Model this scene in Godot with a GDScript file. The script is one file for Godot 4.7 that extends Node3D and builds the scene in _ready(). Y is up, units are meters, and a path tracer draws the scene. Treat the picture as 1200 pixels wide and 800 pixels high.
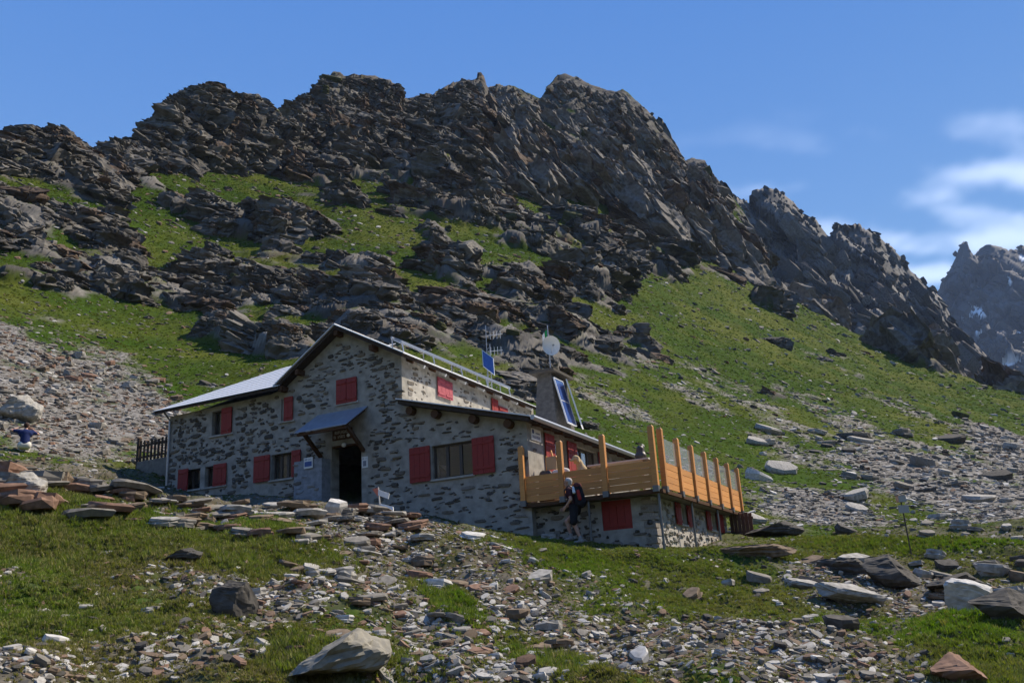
extends Node3D
# A stone mountain hut below a craggy ridge. Camera and light first, then the land, the hut, the things round it, small details last.

const EYE := Vector3(0, 1.6, 0)
const FOCAL := 1040.0
const PITCH := 17.0
const ROLL := 3.4
const YAW := 25.8
const HUT := Vector3(3.603, 4.521, -23.681)

var rt: Vector3
var up: Vector3
var fw: Vector3
var rng := RandomNumberGenerator.new()
var counts := {}
var M := {}

# ---------------------------------------------------------------- helpers

func ray(x: float, y: float) -> Vector3:
	return fw + rt * ((x - 600.0) / FOCAL) - up * ((y - 400.0) / FOCAL)

func polar(x: float, y: float) -> Vector2:   # azimuth and tangent of the elevation of a sight line
	var d := ray(x, y)
	return Vector2(atan2(d.x, -d.z), d.y / Vector2(d.x, d.z).length())

func numbered(called: String) -> String:
	counts[called] = counts.get(called, -1) + 1
	return called if counts[called] == 0 else "%s_%03d" % [called, counts[called]]

func tag(o: Node3D, label: String, category: String, group := "", kind := "") -> Node3D:
	if label: o.set_meta("label", label)
	if category: o.set_meta("category", category)
	if group: o.set_meta("group", group)
	if kind: o.set_meta("kind", kind)
	return o

func thing(called: String, label: String, category: String, at: Vector3, turn := 0.0, group := "") -> Node3D:
	var o := Node3D.new()
	o.name = numbered(called)
	add_child(o)
	o.position = at
	o.rotation.y = turn
	return tag(o, label, category, group)

func obj(called: String, mesh: Mesh, mat: Material, parent: Node = null) -> MeshInstance3D:
	var o := MeshInstance3D.new()
	o.mesh = mesh
	o.material_override = mat
	if parent == null:
		o.name = numbered(called)
		add_child(o)
	else:
		o.name = called
		parent.add_child(o, true)
	return o

func st() -> SurfaceTool:
	var s := SurfaceTool.new()
	s.begin(Mesh.PRIMITIVE_TRIANGLES)
	s.set_smooth_group(-1)
	return s

func done(s: SurfaceTool) -> ArrayMesh:
	s.generate_normals()
	return s.commit()

func tri(s: SurfaceTool, a: Vector3, b: Vector3, c: Vector3) -> void:
	s.add_vertex(a); s.add_vertex(b); s.add_vertex(c)

func quad(s: SurfaceTool, a: Vector3, b: Vector3, c: Vector3, d: Vector3) -> void:   # clockwise seen from outside
	tri(s, a, b, c); tri(s, a, c, d)

func hexa(s: SurfaceTool, p: Array) -> void:   # p: bottom 0-3 counter-clockwise seen from above, top 4-7
	quad(s, p[4], p[7], p[6], p[5]); quad(s, p[0], p[1], p[2], p[3])
	for k in 4:
		var n := (k + 1) % 4
		quad(s, p[k], p[4 + k], p[4 + n], p[n])

func box(s: SurfaceTool, a: Vector3, b: Vector3) -> void:   # two corners
	var l := Vector3(minf(a.x, b.x), minf(a.y, b.y), minf(a.z, b.z))
	var h := Vector3(maxf(a.x, b.x), maxf(a.y, b.y), maxf(a.z, b.z))
	hexa(s, [Vector3(l.x, l.y, h.z), Vector3(h.x, l.y, h.z), Vector3(h.x, l.y, l.z), Vector3(l.x, l.y, l.z),
		Vector3(l.x, h.y, h.z), Vector3(h.x, h.y, h.z), Vector3(h.x, h.y, l.z), Vector3(l.x, h.y, l.z)])

func bar(s: SurfaceTool, a: Vector3, b: Vector3, w: float, h: float, side := Vector3.ZERO) -> void:   # a beam from a to b
	var d := (b - a).normalized()
	var x := side if side != Vector3.ZERO else d.cross(Vector3.UP)
	if x.length() < 0.01: x = Vector3.RIGHT
	x = (x - d * x.dot(d)).normalized()
	var y := x.cross(d).normalized()
	x *= w * 0.5
	y *= h * 0.5
	hexa(s, [a - x - y, a + x - y, a + x + y, a - x + y, b - x - y, b + x - y, b + x + y, b - x + y])

func tube(s: SurfaceTool, pts: Array, radii: Array, n := 8, caps := true) -> void:
	var rings := []
	for k in pts.size():
		var d: Vector3 = (pts[mini(k + 1, pts.size() - 1)] - pts[maxi(k - 1, 0)]).normalized()
		var x := d.cross(Vector3.UP if absf(d.y) < 0.95 else Vector3.RIGHT).normalized()
		var y := x.cross(d).normalized()
		var ring := []
		for i in n:
			var a := TAU * i / n
			ring.append(pts[k] + (x * cos(a) + y * sin(a)) * float(radii[k]))
		rings.append(ring)
	for k in pts.size() - 1:
		for i in n:
			var j := (i + 1) % n
			quad(s, rings[k][j], rings[k + 1][j], rings[k + 1][i], rings[k][i])
	if caps:
		for i in range(1, n - 1):
			tri(s, rings[0][0], rings[0][i + 1], rings[0][i])
			var e: int = pts.size() - 1
			tri(s, rings[e][0], rings[e][i], rings[e][i + 1])

func mat(albedo: Color, rough := 0.85, metal := 0.0) -> StandardMaterial3D:   # albedo as linear values
	var m := StandardMaterial3D.new()
	m.albedo_color = albedo.linear_to_srgb()
	m.roughness = rough
	m.metallic = metal
	if rough >= 0.8: m.metallic_specular = 0.22
	return m

func noise_tex(seed_: int, freq: float, lo: Color, hi: Color, size := 512, octaves := 5, mid = null) -> NoiseTexture2D:
	var n := FastNoiseLite.new()
	n.seed = seed_
	n.frequency = freq
	n.fractal_octaves = octaves
	var g := Gradient.new()
	g.set_color(0, lo.linear_to_srgb())
	g.set_color(1, hi.linear_to_srgb())
	if mid != null: g.add_point(0.5, mid.linear_to_srgb())
	var t := NoiseTexture2D.new()
	t.width = size
	t.height = size
	t.seamless = true
	t.noise = n
	t.color_ramp = g
	return t

func grained(m: StandardMaterial3D, tex: Texture2D, scale: float, relief := 0.0, bump: Texture2D = null) -> StandardMaterial3D:
	m.albedo_texture = tex
	m.uv1_triplanar = true
	m.uv1_world_triplanar = true
	m.uv1_scale = Vector3.ONE * scale
	if relief > 0.0:
		m.heightmap_enabled = true
		m.heightmap_texture = bump if bump else tex
		m.heightmap_scale = relief
	return m

func fnoise(seed_: int, freq: float, type := FastNoiseLite.TYPE_SIMPLEX_SMOOTH, octaves := 1) -> FastNoiseLite:
	var n := FastNoiseLite.new()
	n.seed = seed_
	n.noise_type = type
	n.frequency = freq
	n.fractal_type = FastNoiseLite.FRACTAL_FBM if octaves > 1 else FastNoiseLite.FRACTAL_NONE
	n.fractal_octaves = octaves
	return n

func cells(seed_: int, freq: float, returns := FastNoiseLite.RETURN_CELL_VALUE) -> FastNoiseLite:
	var n := fnoise(seed_, freq, FastNoiseLite.TYPE_CELLULAR)
	n.cellular_return_type = returns
	n.cellular_jitter = 1.0
	return n

# ---------------------------------------------------------------- camera, sky, sun

func set_view() -> void:
	var p := deg_to_rad(PITCH)
	var q := deg_to_rad(ROLL)
	fw = Vector3(0, sin(p), -cos(p))
	var u0 := Vector3(0, cos(p), sin(p))
	rt = Vector3.RIGHT * cos(q) - u0 * sin(q)
	up = u0 * cos(q) + Vector3.RIGHT * sin(q)
	var cam := Camera3D.new()
	cam.name = "camera"
	add_child(cam)
	cam.transform = Transform3D(Basis(rt, up, -fw), EYE)
	cam.fov = rad_to_deg(2.0 * atan(400.0 / FOCAL))
	cam.near = 0.1
	cam.far = 6000.0
	cam.current = true
	var env := Environment.new()
	env.background_mode = Environment.BG_SKY
	var sky := Sky.new()
	var sm := ProceduralSkyMaterial.new()
	sm.sky_top_color = Color(0.058, 0.195, 0.58).linear_to_srgb()
	sm.sky_horizon_color = Color(0.40, 0.69, 0.98).linear_to_srgb()
	sm.sky_curve = 0.22
	sm.ground_bottom_color = Color(0.07, 0.075, 0.05).linear_to_srgb()
	sm.ground_horizon_color = Color(0.16, 0.18, 0.2).linear_to_srgb()
	sm.sun_angle_max = 1.0
	sm.sky_cover = clouds()
	sm.sky_cover_modulate = Color(1, 1, 1, 1)
	sky.sky_material = sm
	env.sky = sky
	env.tonemap_mode = Environment.TONE_MAPPER_LINEAR
	env.tonemap_exposure = 1.5
	env.background_energy_multiplier = 0.77
	env.fog_enabled = true
	env.fog_density = 0.0001
	env.fog_light_color = Color(0.72, 0.83, 1.0)
	env.sdfgi_enabled = true
	env.ssao_enabled = true
	env.ssil_enabled = true
	var we := WorldEnvironment.new()
	we.name = "environment"
	we.environment = env
	add_child(we)
	var sun := DirectionalLight3D.new()
	sun.name = "sun"
	add_child(sun)
	var az := deg_to_rad(65.0)
	var el := deg_to_rad(48.0)
	var to_sun := Vector3(sin(az) * cos(el), sin(el), -cos(az) * cos(el))
	sun.look_at_from_position(Vector3.ZERO, -to_sun)
	sun.light_energy = 1.6
	sun.light_color = Color(1.0, 0.95, 0.87)
	sun.light_angular_distance = 0.5
	sun.shadow_enabled = true

func clouds() -> ImageTexture:
	# thin streaky cirrus, everywhere in the lower sky
	var w := 1024
	var h := 512
	var im := Image.create(w, h, false, Image.FORMAT_RGBAF)
	var a := fnoise(5, 1.0, FastNoiseLite.TYPE_SIMPLEX_SMOOTH, 4)
	var b := fnoise(9, 1.0, FastNoiseLite.TYPE_SIMPLEX_SMOOTH, 6)
	for y in h / 2:
		var el := (0.5 - (y + 0.5) / h) * PI
		for x in w:
			var az := (x + 0.5) / w * TAU
			var d := Vector3(sin(az) * cos(el), sin(el), -cos(az) * cos(el))
			var q := d / (d.y + 0.25)
			var big := a.get_noise_3d(q.x * 0.55 + 3.1, 0.0, q.z * 0.55 + 0.7)
			var fine := b.get_noise_3d(q.x * 3.2 + q.z * 1.0, 4.0, q.z * 9.0)
			var v := clampf(big * 1.7 + fine * 1.2 - 0.41, 0.0, 1.0)
			var low := smoothstep(deg_to_rad(31.0), deg_to_rad(17.0), el)
			v = v * low * 1.15
			im.set_pixel(x, y, Color(1.0, 0.98, 0.95, clampf(v, 0.0, 0.5)))
	return ImageTexture.create_from_image(im)

# ---------------------------------------------------------------- the land
# The land is a height field in polar form round the spot where the photographer stands: profile lines
# (foot of the bank, its crest, the hut's terrace, the foot of the slope, ledges, the ridge) each give distance and height along the azimuth.

const AZ0 := -0.66
const AZ1 := 0.66
const COLS := 860
const ROWS := [8, 84, 74, 62, 24, 26, 76, 78, 92, 80, 185, 10]
var line_r := []
var line_t := []
var nrows := 0
var seg_start := PackedInt32Array()
var P := PackedVector3Array()      # final surface
var base_t := PackedFloat32Array() # tangent of elevation of the plain profile
var rockw := PackedFloat32Array()
var zone_s := PackedFloat32Array() # scree
var rock_blobs := []
var grass_blobs := []
var scree_blobs := []
var lush_blobs := []
var gravel_blobs := []
var lush := PackedFloat32Array()
var gravel := PackedFloat32Array()

func add_line(pts: Array) -> void:   # [x, y, distance]
	var az := []
	var r := []
	var t := []
	for p in pts:
		var q := polar(p[0], p[1])
		az.append(q.x); r.append(float(p[2])); t.append(q.y)
	add_curve(az, r, t)

func add_curve(az: Array, r: Array, t: Array) -> void:
	var rr := PackedFloat32Array()
	var tt := PackedFloat32Array()
	var k := 0
	for c in COLS:
		var a := lerpf(AZ0, AZ1, float(c) / (COLS - 1))
		while k < az.size() - 2 and a > az[k + 1]: k += 1
		var f: float = clampf((a - az[k]) / (az[k + 1] - az[k]), 0.0, 1.0)
		rr.append(lerpf(r[k], r[k + 1], f)); tt.append(lerpf(t[k], t[k + 1], f))
	if az.size() < 40:   # no creases down the slope
		rr = soften(rr, 26)
		tt = soften(tt, 26)
	line_r.append(rr)
	line_t.append(tt)

func soften(a: PackedFloat32Array, n: int) -> PackedFloat32Array:
	for pass_ in 2:
		var b := PackedFloat32Array()
		var sum := 0.0
		var acc := PackedFloat32Array([0.0])
		for v in a:
			sum += v
			acc.append(sum)
		for c in a.size():
			var w := mini(n, mini(c, a.size() - 1 - c))
			b.append((acc[c + w + 1] - acc[c - w]) / (2 * w + 1))
		a = b
	return a

func blob(list: Array, x: float, y: float, rx: float, ry: float, turn := 0.0, w := 1.0) -> void:
	var c := polar(x, y)
	var e := polar(x + 20.0, y)
	var g := polar(x, y - 20.0)
	list.append([c, (e - c) / 20.0, (g - c) / 20.0, rx, ry, deg_to_rad(turn), w])

func in_blobs(list: Array, az: float, t: float) -> float:
	var best := 0.0
	for b in list:
		var d: Vector2 = Vector2(az, t) - b[0]
		if absf(d.x) > 0.5: continue
		var ex: Vector2 = b[1]
		var ey: Vector2 = b[2]
		var det := ex.x * ey.y - ex.y * ey.x
		var px := (d.x * ey.y - d.y * ey.x) / det
		var py := (ex.x * d.y - ex.y * d.x) / det
		var cs := cos(b[5])
		var sn := sin(b[5])
		var qx: float = (px * cs - py * sn) / b[3]   # a positive turn dips to the right
		var qy: float = (px * sn + py * cs) / b[4]
		var v: float = (1.4 - sqrt(qx * qx + qy * qy)) / 0.8
		if v > 0.0: best = maxf(best, clampf(v, 0.0, 1.0) * b[6])
	return best

func hut_point(s: float, t: float, h: float) -> Vector3:
	var y := deg_to_rad(YAW)
	return HUT + Vector3(cos(y), 0, sin(y)) * s + Vector3(sin(y), 0, -cos(y)) * t + Vector3(0, h, 0)

func polar_of(p: Vector3) -> Vector3:   # azimuth, distance, tangent
	var r := Vector2(p.x, p.z).length()
	return Vector3(atan2(p.x, -p.z), r, (p.y - EYE.y) / r)

func lay_lines() -> void:
	var near := []
	add_curve([-1.0, 1.0], [1.5, 1.5], [-1.6 / 1.5, -1.6 / 1.5])
	add_line([[-300, 850, 9], [0, 845, 9], [600, 840, 9], [1200, 838, 9], [1500, 840, 9]])
	add_line([[-300, 690, 14], [0, 700, 13.5], [200, 712, 13], [400, 722, 13], [600, 728, 13.5], [800, 735, 14], [1000, 738, 14.5], [1200, 738, 15], [1500, 735, 15]])
	add_line([[-300, 560, 19], [0, 578, 18.5], [100, 592, 18.5], [200, 606, 18.5], [300, 622, 18], [400, 634, 18], [500, 648, 18.5], [600, 657, 19], [700, 668, 19.5], [800, 680, 20], [900, 688, 20], [1000, 690, 20.5], [1100, 694, 20.5], [1200, 700, 21], [1500, 700, 21]])
	add_line([[-300, 530, 21], [0, 552, 20.5], [60, 560, 20.5], [150, 577, 20.5], [250, 592, 20.5], [330, 602, 21], [400, 599, 21.5], [470, 603, 22], [520, 614, 22.2], [600, 628, 22.4], [680, 641, 22.4], [770, 651, 22.8], [840, 650, 23.4], [900, 650, 24], [1000, 648, 25], [1100, 650, 25.5], [1200, 655, 26], [1500, 655, 27]])
	# the terrace on which the hut stands
	var az := []
	var r := []
	var t := []
	for q in [[-300, 526, 26], [0, 548, 25.5], [110, 562, 27]]:
		var w := polar(q[0], q[1])
		az.append(w.x); r.append(float(q[2])); t.append(w.y)
	for q in [[-18.3, -0.4, 1.75], [-13.0, -0.3, 1.2], [-9.5, -0.3, 0.55], [-6.0, -0.3, -0.3], [-3.9, -0.3, -0.95], [-0.1, -0.2, -1.55], [2.0, 4.0, -1.5], [6.0, 5.0, -1.3], [12.0, 6.0, -1.2], [22.0, 6.0, -1.2]]:
		var p := polar_of(hut_point(q[0], q[1], q[2]))
		az.append(p.x); r.append(p.y); t.append(p.z)
	add_curve(az, r, t)
	add_line([[-300, 530, 36], [0, 540, 33], [100, 545, 35], [190, 540, 38], [300, 520, 43], [450, 500, 44], [620, 540, 43], [700, 590, 41], [760, 612, 39], [880, 625, 35.5], [1000, 626, 35], [1200, 633, 35], [1500, 645, 36]])
	add_line([[-300, 420, 50], [0, 440, 50], [100, 455, 52], [200, 455, 56], [300, 430, 62], [450, 405, 66], [600, 440, 66], [700, 500, 62], [800, 540, 58], [900, 572, 53], [1000, 582, 51], [1200, 592, 51], [1500, 610, 52]])
	add_line([[-300, 310, 70], [0, 345, 73], [100, 365, 76], [200, 375, 80], [300, 350, 86], [450, 330, 92], [600, 350, 96], [700, 400, 96], [800, 450, 92], [900, 492, 87], [1000, 522, 82], [1200, 550, 80], [1500, 580, 78]])
	add_line([[-300, 225, 90], [0, 245, 92], [100, 255, 98], [200, 280, 105], [300, 265, 113], [400, 245, 122], [500, 250, 128], [600, 270, 134], [700, 312, 140], [800, 362, 145], [900, 412, 146], [1000, 452, 146], [1100, 485, 142], [1200, 512, 138], [1500, 555, 130]])
	add_line([[-300, 190, 104], [0, 195, 104], [100, 212, 114], [200, 195, 124], [300, 200, 138], [400, 200, 150], [500, 195, 165], [600, 225, 176], [700, 265, 190], [780, 290, 205], [860, 308, 226], [920, 347, 236], [1000, 393, 238], [1100, 432, 230], [1200, 466, 222], [1500, 535, 200]])
	# the ridge, and past it the grass crest on the other side of the cliffs
	var ridge := []
	for q in [[-300, 150, 114], [-60, 158, 114], [0, 154, 114], [25, 148, 115], [50, 153, 116], [68, 155, 117], [76, 149, 118], [82, 162, 118], [100, 172, 119], [122, 177, 121], [150, 166, 124], [172, 156, 126], [188, 155, 128], [193, 130, 132], [204, 118, 133], [226, 105, 135], [252, 102, 137], [266, 112, 138], [272, 122, 139], [280, 113, 139], [302, 116, 141], [316, 128, 142], [335, 148, 146], [345, 140, 150], [352, 120, 158], [372, 100, 163], [390, 87, 167], [398, 86, 168], [406, 95, 169], [432, 92, 172], [446, 93, 174], [468, 101, 176], [474, 114, 180], [495, 112, 184], [505, 110, 187], [528, 98, 192], [560, 94, 197], [568, 97, 199], [572, 105, 202], [600, 100, 206], [610, 103, 208], [624, 111, 210], [634, 118, 213], [642, 100, 217], [656, 88, 222], [664, 86, 224], [685, 98, 228], [712, 106, 234], [722, 107, 235], [730, 104, 237], [750, 122, 242], [765, 136, 246], [780, 155, 250], [792, 174, 253], [804, 192, 256], [815, 189, 259], [825, 190, 262], [838, 208, 266], [852, 224, 270], [866, 240, 272], [880, 262, 276], [894, 300, 280], [920, 372, 285], [1000, 418, 290], [1100, 458, 285], [1200, 492, 280], [1500, 560, 260]]:
		ridge.append(q)
	add_line(ridge)
	var back := []
	for q in ridge: back.append([q[0], q[1] + 170, q[2] + 60])
	add_line(back)

func lay_zones() -> void:
	# rock outcrops, their place on the slope
	for q in [[60, 250, 150, 90, 10], [-120, 250, 170, 110, 0], [250, 150, 75, 62, 15], [110, 200, 70, 35, 20], [245, 250, 50, 26, 25], [290, 325, 82, 44, 14], [255, 380, 50, 22, 20], [410, 150, 75, 70, 20], [335, 270, 46, 22, 25], [430, 335, 62, 30, 25], [440, 380, 90, 34, 20], [498, 288, 32, 26, 20], [540, 170, 90, 80, 10], [590, 215, 110, 55, 25], [640, 310, 58, 34, 28], [620, 345, 50, 24, 25], [545, 240, 40, 30, 20], [700, 200, 90, 110, 35], [720, 300, 40, 18, 30], [742, 408, 30, 16, 30], [800, 250, 50, 80, 40], [840, 265, 30, 50, 40], [700, 330, 40, 14, 30], [905, 355, 26, 10, 30], [780, 330, 30, 12, 30], [560, 370, 60, 22, 25], [360, 330, 40, 18, 22], [380, 210, 50, 30, 25], [500, 220, 34, 22, 20], [320, 405, 60, 12, 14], [150, 330, 60, 20, 20], [40, 330, 60, 24, 15], [470, 425, 50, 16, 20], [600, 400, 70, 18, 25], [960, 380, 30, 7, 28], [1080, 425, 40, 5, 20], [660, 380, 50, 14, 30], [530, 320, 30, 16, 25], [180, 235, 40, 30, 20]]:
		blob(rock_blobs, q[0], q[1], q[2], q[3], q[4])
	# grass gullies among them
	for q in [[190, 260, 26, 50, -60], [150, 375, 90, 26, 18], [60, 350, 70, 14, 8], [400, 255, 60, 18, 30], [470, 270, 30, 22, 20], [545, 205, 12, 40, -10], [700, 250, 55, 16, 25], [640, 250, 40, 12, 20], [250, 420, 60, 22, 20], [560, 290, 30, 14, 30], [430, 240, 40, 20, 20], [310, 240, 40, 12, 20], [380, 290, 30, 14, 25], [760, 270, 30, 10, 30], [220, 220, 30, 14, 20], [180, 305, 25, 35, -60]]:
		blob(grass_blobs, q[0], q[1], q[2], q[3], q[4])
	for q in [[60, 470, 140, 72, 14], [170, 490, 70, 44, 30], [-140, 430, 160, 90, 8], [-20, 400, 60, 30, 10], [1110, 565, 150, 40, 14], [950, 592, 90, 20, 8], [1200, 520, 80, 50, 14], [1330, 560, 150, 70, 10], [1000, 500, 120, 14, 28, 0.6], [880, 470, 120, 10, 30, 0.5], [780, 440, 100, 9, 32, 0.5], [830, 560, 60, 18, 20, 0.6], [720, 470, 60, 16, 30, 0.55], [1050, 470, 90, 9, 24, 0.5], [760, 325, 50, 5, 35, 0.7], [930, 530, 60, 12, 25, 0.55]]:
		blob(scree_blobs, q[0], q[1], q[2], q[3], q[4], q[5] if q.size() > 5 else 1.0)

func near_zones() -> void:
	for q in [[120, 605, 190, 32, 8], [330, 640, 110, 24, 12], [30, 640, 120, 36, 0], [520, 705, 62, 22, 30], [640, 775, 70, 28, 20], [640, 652, 110, 20, 6, 0.7], [850, 690, 160, 32, 10, 0.45], [900, 655, 90, 10, 0, 0.6], [1150, 800, 90, 46, 0, 0.6], [1000, 725, 60, 18, 0, 0.6], [350, 775, 60, 20, 0], [310, 613, 26, 8, 0], [1060, 640, 160, 9, 2], [240, 655, 120, 22, 10], [80, 720, 170, 50, 0, 0.55], [430, 795, 110, 24, 0, 0.6], [760, 700, 90, 26, 0, 0.6], [1130, 745, 80, 30, 0, 0.8]]:
		blob(lush_blobs, q[0], q[1], q[2], q[3], q[4], q[5] if q.size() > 5 else 1.0)
	for q in [[470, 690, 75, 50, 40], [530, 745, 95, 46, 30], [600, 690, 70, 36, 30], [265, 690, 90, 26, 15], [760, 745, 120, 44, 10], [420, 645, 110, 26, 10], [900, 765, 160, 46, 5], [1000, 690, 90, 26, 10], [560, 795, 110, 40, 0], [30, 795, 70, 24, 0], [340, 705, 60, 30, 0], [300, 600, 220, 16, 6], [60, 560, 130, 14, 8], [450, 610, 90, 16, 10], [700, 700, 80, 20, 10, 0.6], [200, 770, 150, 14, 0, 0.6], [1100, 690, 120, 20, 5, 0.7]]:
		blob(gravel_blobs, q[0], q[1], q[2], q[3], q[4], q[5] if q.size() > 5 else 1.0)

func build_land() -> void:
	near_zones()
	lay_lines()
	lay_zones()
	for n in ROWS:
		seg_start.append(nrows)
		nrows += n
	seg_start.append(nrows)
	nrows += 1
	var total := nrows * COLS
	var lifts := PackedFloat32Array()
	lifts.resize(total)
	lush.resize(total); gravel.resize(total); P.resize(total); base_t.resize(total); rockw.resize(total); zone_s.resize(total)
	var col := PackedColorArray()
	col.resize(total)
	var ncoarse := fnoise(1, 0.02, FastNoiseLite.TYPE_SIMPLEX_SMOOTH, 3)
	var nmid := fnoise(2, 0.11, FastNoiseLite.TYPE_SIMPLEX_SMOOTH, 3)
	var nfine := fnoise(3, 0.55, FastNoiseLite.TYPE_SIMPLEX_SMOOTH, 3)
	var ntiny := fnoise(4, 2.2, FastNoiseLite.TYPE_SIMPLEX_SMOOTH, 2)
	var c1 := cells(11, 1.0)
	var c2 := cells(12, 1.0)
	var c3 := cells(13, 1.0)
	var c4 := cells(14, 1.0)
	var ck := cells(15, 1.0, FastNoiseLite.RETURN_DISTANCE2_SUB)
	var bed := Basis(Vector3(0.93, -0.30, 0.2).normalized(), Vector3(0.32, 0.92, 0.22).normalized(), Vector3(-0.25, -0.14, 0.95).normalized())
	var bed2 := Basis(Vector3(0.62, -0.72, 0.3).normalized(), Vector3(0.74, 0.6, 0.3).normalized(), Vector3(-0.3, 0.0, 0.95).normalized())
	for c in COLS:
		var az := lerpf(AZ0, AZ1, float(c) / (COLS - 1))
		var dir := Vector3(sin(az), 0, -cos(az))
		for seg in ROWS.size():
			var r0: float = line_r[seg][c]
			var r1: float = line_r[seg + 1][c]
			var t0: float = line_t[seg][c]
			var t1: float = line_t[seg + 1][c]
			var n: int = ROWS[seg] + (1 if seg == ROWS.size() - 1 else 0)
			for k in n:
				var f: float = float(k) / ROWS[seg]
				var i := (seg_start[seg] + k) * COLS + c
				var r := lerpf(r0, r1, f)
				var t := lerpf(t0, t1, f)
				if seg == 0: t = (lerpf(0.0, EYE.y + r1 * t1, f) - EYE.y) / r
				var p := dir * r + Vector3(0, EYE.y + r * t, 0)
				base_t[i] = t
				if seg <= 5:
					# foreground: soil and turf in small steps and hummocks
					var wnear := clampf((r - 4.0) / 4.0, 0.0, 1.0)
					var hutflat := clampf(absf(r - line_r[5][c]) / 2.5, 0.1, 1.0)
					var bump := nmid.get_noise_3d(p.x * 2.2, p.z * 2.2, 5.0) * 0.34 + nfine.get_noise_3d(p.x * 1.6, p.z * 1.6, 2.0) * 0.16
					var terr := 0.0
					p.y += (bump + terr) * wnear * hutflat + ntiny.get_noise_3d(p.x * 2.0, p.z * 2.0, 9.0) * 0.035 * wnear
					rockw[i] = 0.0
					lush[i] = in_blobs(lush_blobs, az, t)
					gravel[i] = in_blobs(gravel_blobs, az, t)
				else:
					var rb := in_blobs(rock_blobs, az, t)
					var gb := in_blobs(grass_blobs, az, t)
					var e := p - EYE
					var q := bed * p
					var nz := ncoarse.get_noise_3dv(Vector3(q.x * 0.6, q.y * 2.2, q.z * 0.6)) * 0.45 + nmid.get_noise_3dv(Vector3(q.x * 0.5, q.y * 0.75, q.z * 0.5)) * 0.95
					zone_s[i] = in_blobs(scree_blobs, az, t) if seg < 9 else 0.0
					var want := rb * 0.74 - gb * 0.7 - zone_s[i] * 0.8 + nz * 1.4 - 0.34 - (0.46 if az > 0.16 and seg < 10 else 0.0) + (0.16 + 0.7 * f if seg == 10 and az < 0.27 else 0.0)
					var rk := clampf((want + nfine.get_noise_3dv(Vector3(q.x * 0.35, q.y * 0.9, q.z * 0.35)) * 0.45) * 3.2, 0.0, 1.0)
					var lift := smoothstep(-0.12, 0.75, want)   # the ground swells gently into the rock
					rockw[i] = rk
					var sz := clampf(r / 130.0, 0.5, 1.5)
					if seg == 10: q = q.lerp(bed2 * p, smoothstep(-0.12, 0.08, az))
					var wob := Vector3(nmid.get_noise_3dv(p), nmid.get_noise_3dv(p + Vector3(40, 0, 0)), 0) * 1.5
					var qs := (q + wob) / sz
					var blk := ncoarse.get_noise_3dv(p * 1.4) * 3.0 + nmid.get_noise_3dv(p * 0.7) * 1.2 + c1.get_noise_3d(qs.x * 0.022, qs.y * 0.12, qs.z * 0.03) * 0.7 + c2.get_noise_3d(qs.x * 0.06, qs.y * 0.33, qs.z * 0.08) * 0.3
					var out := (-dir * 0.6 + Vector3.UP * 0.7).normalized()
					var soft := nmid.get_noise_3d(p.x * 0.35, p.y * 2.6, p.z * 0.35) * 0.4 + nmid.get_noise_3dv(p) * 0.55
					var ridge_w := lerpf(1.0, 0.35, clampf((f - 0.75) / 0.2, 0.0, 1.0)) if seg == 10 else 1.0
					var edge := clampf((r - line_r[6][c]) / 12.0, 0.0, 1.0)
					lifts[i] = lift
					p += out * (blk + 0.7 + rb * (2.4 if seg < 10 else 0.8)) * lift * sz * 0.85 * ridge_w * edge + Vector3.UP * soft * (1.0 - rk * 0.6) * edge * sz
				P[i] = p
			if seg >= 6:
				# second pass, on the faces themselves: beds, joints, cracks
				for k in n:
					var i := (seg_start[seg] + k) * COLS + c
					var rk := rockw[i]
					var p := P[i]
					var r := Vector2(p.x, p.z).length()
					var sz := clampf(r / 130.0, 0.5, 1.5)
					var edge := clampf((r - line_r[6][c]) / 12.0, 0.0, 1.0)
					var soft := nfine.get_noise_3dv(p) * 0.2 + ntiny.get_noise_3dv(p * 0.6) * 0.09
					p.y += soft * (1.0 - rk) * edge * sz
					if rk > 0.02:
						var q := bed * p
						if seg == 10: q = q.lerp(bed2 * p, smoothstep(-0.12, 0.08, az))
						q += Vector3(nfine.get_noise_3dv(p * 0.4), nfine.get_noise_3dv(p * 0.4 + Vector3(70, 0, 0)), 0) * 0.8
						q /= sz
						var d := c3.get_noise_3d(q.x * 0.12, q.y * 0.62, q.z * 0.15) * 0.24 + c2.get_noise_3d(q.x * 0.3, q.y * 1.5, q.z * 0.35) * 0.12 + nfine.get_noise_3dv(p) * 0.2
						var cr := ck.get_noise_3d(q.x * 0.16, q.y * 0.3, q.z * 0.18) + 1.0
						var cr2 := ck.get_noise_3d(q.x * 0.5 + 9.0, q.y * 0.9, q.z * 0.55) + 1.0
						d -= clampf(1.0 - cr / 0.12, 0.0, 1.0) * 0.2 + clampf(1.0 - cr2 / 0.15, 0.0, 1.0) * 0.1
						p += (-dir * 0.85 + Vector3.UP * 0.35 + Vector3(0.25, 0, 0.1)) * d * lifts[i] * rk * sz * edge * (0.55 if seg == 10 and k > n - 14 else 1.0)
					P[i] = p
	print("land shaped")
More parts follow.
